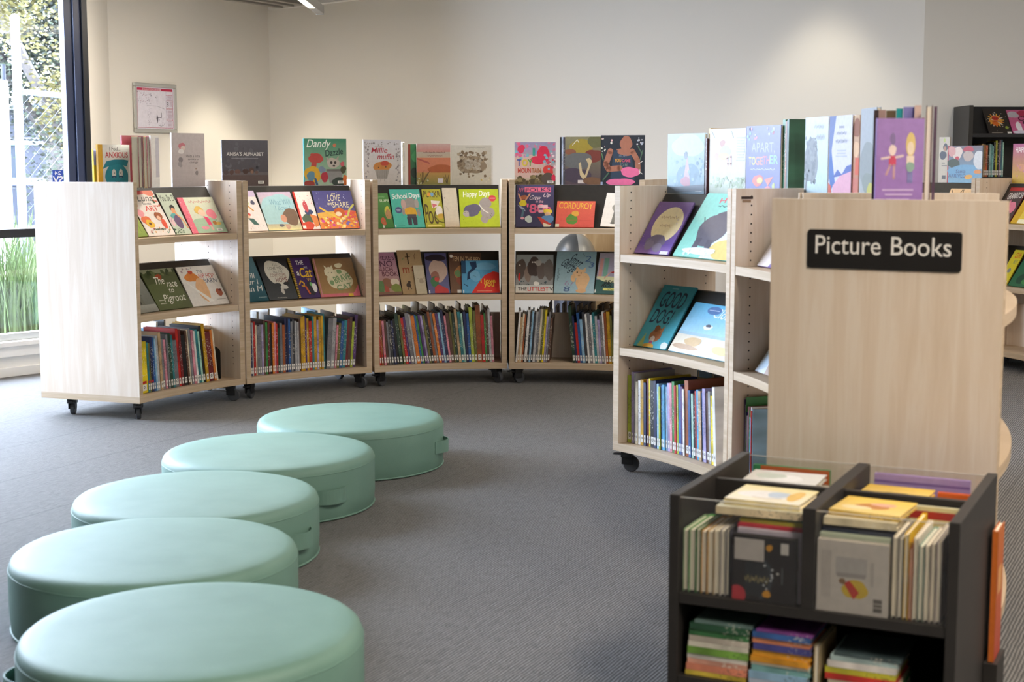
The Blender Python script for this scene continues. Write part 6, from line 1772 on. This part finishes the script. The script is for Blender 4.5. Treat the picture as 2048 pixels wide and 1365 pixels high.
def tree(name, label, x, y, clusters, trunk, seed):
    rg = random.Random(seed)
    t = empty(name, Matrix.Translation((x, y, -0.02)))
    tag(t, label, 'tree', 'trees beyond the fence')
    mb = MB()
    mb.tube([(0, 0, 0), (trunk * .3, 0, 1.2), (trunk, .1, 2.6), (trunk * 1.5, 0.2, 4.0)], 0.11, 8)
    mb.tube([(trunk * .3, 0, 1.4), (-.5, .1, 2.3), (-.9, 0.1, 3.2)], 0.06, 6)
    mb.build('trunk', M['bark'], t)
    mb = MB()
    for cx, cy, cz, rx, ry, rz, n, mi, sz in clusters:
        for _ in range(n):
            p = Vector([max(-1.1, min(1.1, rg.gauss(0, .5))) for _k in range(3)])
            c = Vector((cx + p.x * rx, cy + p.y * ry, cz + p.z * rz))
            e = Matrix.Rotation(rg.random() * 6.28, 3, 'Z') @ Matrix.Rotation(rg.gauss(0.3, 0.8), 3, 'X')
            q = sz * rg.uniform(0.6, 1.2)
            mb.face([c + e @ Vector(v) * q for v in ((-.5, 0, 0), (0, .02, .34), (.6, 0, 0), (0, .02, -.34))], mi)
    mb.build('foliage', [M['leaf1'], M['leaf2'], M['leaf3']], t)
    return t


tree('leafy_tree', 'dark green leafy tree behind the chain link fence beside the window frame', -5.75, 18.6,
     [(-.1, 0, 2.95, 1.0, .8, 1.2, 6000, 0, .06), (.0, .2, 2.75, .8, .7, 1.1, 8000, 2, .065), (.2, 0, 4.0, 1.4, 1, .9, 5000, 2, .06)], 0.15, 3)
tree('leafy_tree', 'yellow leaved tree overhanging the white steel post outside', -5.13, 13.7,
     [(.16, 0, 3.2, .85, .6, .65, 6000, 1, .048), (.6, .1, 2.75, .4, .4, .5, 1600, 1, .048), (-.4, 0, 2.9, .8, .7, .7, 1500, 0, .048)], -0.1, 5)
tree('leafy_shrub', 'bright yellow-green shrub outside right beside the window frame', -4.74, 16.1,
     [(0, 0, 1.95, .4, .5, .5, 1800, 1, .055), (0, 0, 1.2, .5, .5, .6, 1400, 0, .055)], 0.02, 8)

FD = Vector((math.cos(R(80)), math.sin(R(80)), 0))
F0 = Vector((-3.63, 11.0, 0))
gp = empty('steel_gate_post', Matrix.Translation(F0))
tag(gp, 'white steel gate post with a domed cap outside the window', 'post', 'steel fence posts')
mb = MB()
mb.lathe([(.032, -0.02), (.032, 2.26)], 16)
mb.build('post_shaft', M['steel'], gp, smooth=False)
mb = MB()
mb.lathe([(.036, 2.26), (.036, 2.285), (.02, 2.305), (.004, 2.31)], 16)
mb.build('post_cap', M['steel'], gp, smooth=False)
gp2 = empty('steel_gate_post', Matrix.Translation(F0 + Vector((-0.115, 0.05, 0))))
tag(gp2, 'thinner dark edged steel post close beside the capped white post', 'post', 'steel fence posts')
mb = MB()
mb.lathe([(.016, -0.02), (.016, 1.95)], 12)
mb.build('post_shaft', M['shed'], gp2)
cf = empty('chain_link_fence', Matrix.Translation(F0))
tag(cf, 'galvanised chain link fence with a top rail outside the window', 'fence')
cfi = Matrix.Translation(-F0)
mb = MB()
FL = 3.2
mb.tube([FD * 0.045 + Vector((0, 0, 1.75)), FD * FL + Vector((0, 0, 1.75))], 0.021, 8)
mb.build('top_rail', M['steel'], cf)
mb = MB()
pit = 0.20
zt, zb = 1.80, 0.02
n_ = int(FL / pit)
for k in range(-30, n_):
    for sgn in (1, -1):
        pts = []
        L0 = k * pit * 1.0
        # diagonal wire clipped to the mesh panel
        x0, z0 = (L0, zb) if sgn == 1 else (L0, zt)
        x1, z1 = L0 + (zt - zb) / 0.57, zt if sgn == 1 else zb
        if x1 < 0.045 or x0 > FL:
            continue
        ta = max(0, (0.045 - x0) / (x1 - x0))
        tb = min(1, (FL - x0) / (x1 - x0))
        pa = FD * (x0 + (x1 - x0) * ta) + Vector((0, 0, z0 + (z1 - z0) * ta))
        pb = FD * (x0 + (x1 - x0) * tb) + Vector((0, 0, z0 + (z1 - z0) * tb))
        if (pb - pa).length > 0.02:
            mb.tube([pa, pb], 0.0015, 4, cap=False)
mb.build('wire_mesh', simple('fence_wire', '#454b57', 0.5), cf)

wl = MB()
wl.prism([(-3.665, 10.75), (-3.665, 10.9), (-9.5, 10.9), (-9.5, 10.75)], -0.02, 1.82)
tag(wl.build('garden_wall', M['render']), 'bright white rendered garden wall outside the window', 'wall')
sh = empty('garden_shed', Matrix.Translation((-5.6, 20.5, -0.02)))
tag(sh, 'blue-grey clad shed seen through the chain link fence', 'shed')
mb = MB()
mb.box(-3.5, 0, 0, 3.6, 2.0, 1.98)
mb.build('cladding', M['shed'], sh)
for zz in (0.3, 0.95, 1.5):
    mb = MB()
    mb.box(-3.5, -0.03, zz, 3.6, 0, zz + 0.1)
    mb.build('cladding_board', M['steel'], sh)
mb = MB()
mb.box(-3.6, -0.15, 1.98, 3.7, 2.1, 2.06)
mb.build('roof', M['steel'], sh)


def clump(x, y, n, h, label, seed):
    rg = random.Random(seed)
    t = empty('strappy_plant', Matrix.Translation((x, y, -0.02)))
    tag(t, label, 'plant', 'strappy plants outside the window')
    mb = MB()
    for _ in range(n):
        a = rg.random() * 6.28
        L = h * rg.uniform(.55, 1.1)
        sp = rg.uniform(.04, .28) * L
        b0 = Vector((rg.gauss(0, .08), rg.gauss(0, .08), 0))
        side = Vector((-math.sin(a), math.cos(a), 0)) * rg.uniform(.006, .011)
        prev = None
        for i in range(6):
            q = i / 5
            c = b0 + Vector((math.cos(a) * sp * q ** 1.8, math.sin(a) * sp * q ** 1.8, L * (q - .22 * q ** 3)))
            w = side * (1 - q * .9)
            if prev:
                mb.face([prev[0], prev[1], c + w, c - w])
            prev = (c - w, c + w)
    mb.build('leaves', M['grassb'], t)


for i, (px_, py_, n, h, lb) in enumerate(((-3.1, 9.14, 300, .98, 'strappy green plant outside the window nearest the glass'), (-3.3, 10.0, 260, 1.1, 'strappy plant outside behind the nearest one, before the white wall'))):
    clump(px_, py_, n, h, lb, i + 11)

# ------------------------------------------------------------------ lights
w = bpy.data.worlds.new('world')
S.world = w
w.use_nodes = True
bg = w.node_tree.nodes['Background']
bg.inputs['Color'].default_value = (0.74, 0.87, 1.08, 1)
bg.inputs['Strength'].default_value = 34.0


def light(name, typ, loc, rot, energy, color, **kw):
    ld = bpy.data.lights.new(name, typ)
    ld.energy = energy
    ld.color = color
    for k, v in kw.items():
        setattr(ld, k, v)
    o = bpy.data.objects.new(name, ld)
    COL.objects.link(o)
    o.location = loc
    o.rotation_euler = rot
    return o


# portal over the window wall so that the sky light is found
mid = WE - WD * (WLEN / 2 + .07) + WN * 0.12
po = light('window_portal', 'AREA', (mid.x, mid.y, 1.55), (R(90), 0, R(49)), 1, (1, 1, 1), shape='RECTANGLE', size=WLEN - .1, size_y=2.7)
po.data.cycles.is_portal = True
po.rotation_euler = (R(-90), 0, R(49))
light('sun', 'SUN', (6, -6, 12), (R(38), R(0), R(52)), 1.2, (1, 0.95, 0.86), angle=R(1.0))
WARM = (1.0, 0.89, 0.76)
for x, y, e in ((1.2, 6.4, 22), (2.2, 2.4, 40), (1.3, 1.1, 92), (3.2, 4.4, 42), (3.2, 7.6, 12), (2.6, -0.6, 34), (5.6, 6.0, 24), (5.6, 2.0, 34), (-1.25, 8.4, 46)):  # unseen ceiling strips; those by sign panel and left wall added to brighten them
    light('ceiling_and_fill_strip', 'AREA', (x, y, 2.36 if y == 8.4 else 2.9), (0, 0, 0), e, WARM, shape='RECTANGLE', size=0.12, size_y=1.5)
# wall-washing downlights
def washer(px, wall_o, wall_d, off, half, e, z=2.86):
    d = ray(px, 300)
    n = Vector((wall_d.y, -wall_d.x, 0))
    k = wall_o.dot(n) / (d.x * n.x + d.y * n.y)
    P = Vector((d.x * k, d.y * k, 0)) + n * off
    light('wall_downlight', 'SPOT', (P.x, P.y, z), (0, 0, 0), e, (1.0, 0.91, 0.74), spot_size=R(2 * half), spot_blend=0.55, shadow_soft_size=0.08)


bw_ = (C1 - C0).normalized()
washer(420, A0, dl_, .48, 38, 70, 2.34)
washer(660, C0, bw_, .45, 34, 32, 2.34)
washer(1650, C0, bw_, .45, 36, 40)

S.view_settings.view_transform = 'Standard'
S.view_settings.look = 'None'
S.view_settings.gamma = 1.0
S.view_settings.exposure = 0.17
S.view_settings.use_curve_mapping = False
S.cycles.use_denoising = True
S.cycles.max_bounces = 7
S.cycles.diffuse_bounces = 5
S.cycles.glossy_bounces = 3
S.cycles.transparent_max_bounces = 16
S.cycles.caustics_reflective = False
S.cycles.caustics_refractive = False
S.cycles.sample_clamp_indirect = 6.0
S.cycles.blur_glossy = 1.0


for _o in bpy.data.objects:
    _l = _o.get('label')
    if _l and len(_l.replace('-', '').split()) > 16:
        print('LONG', _o.name, _l)
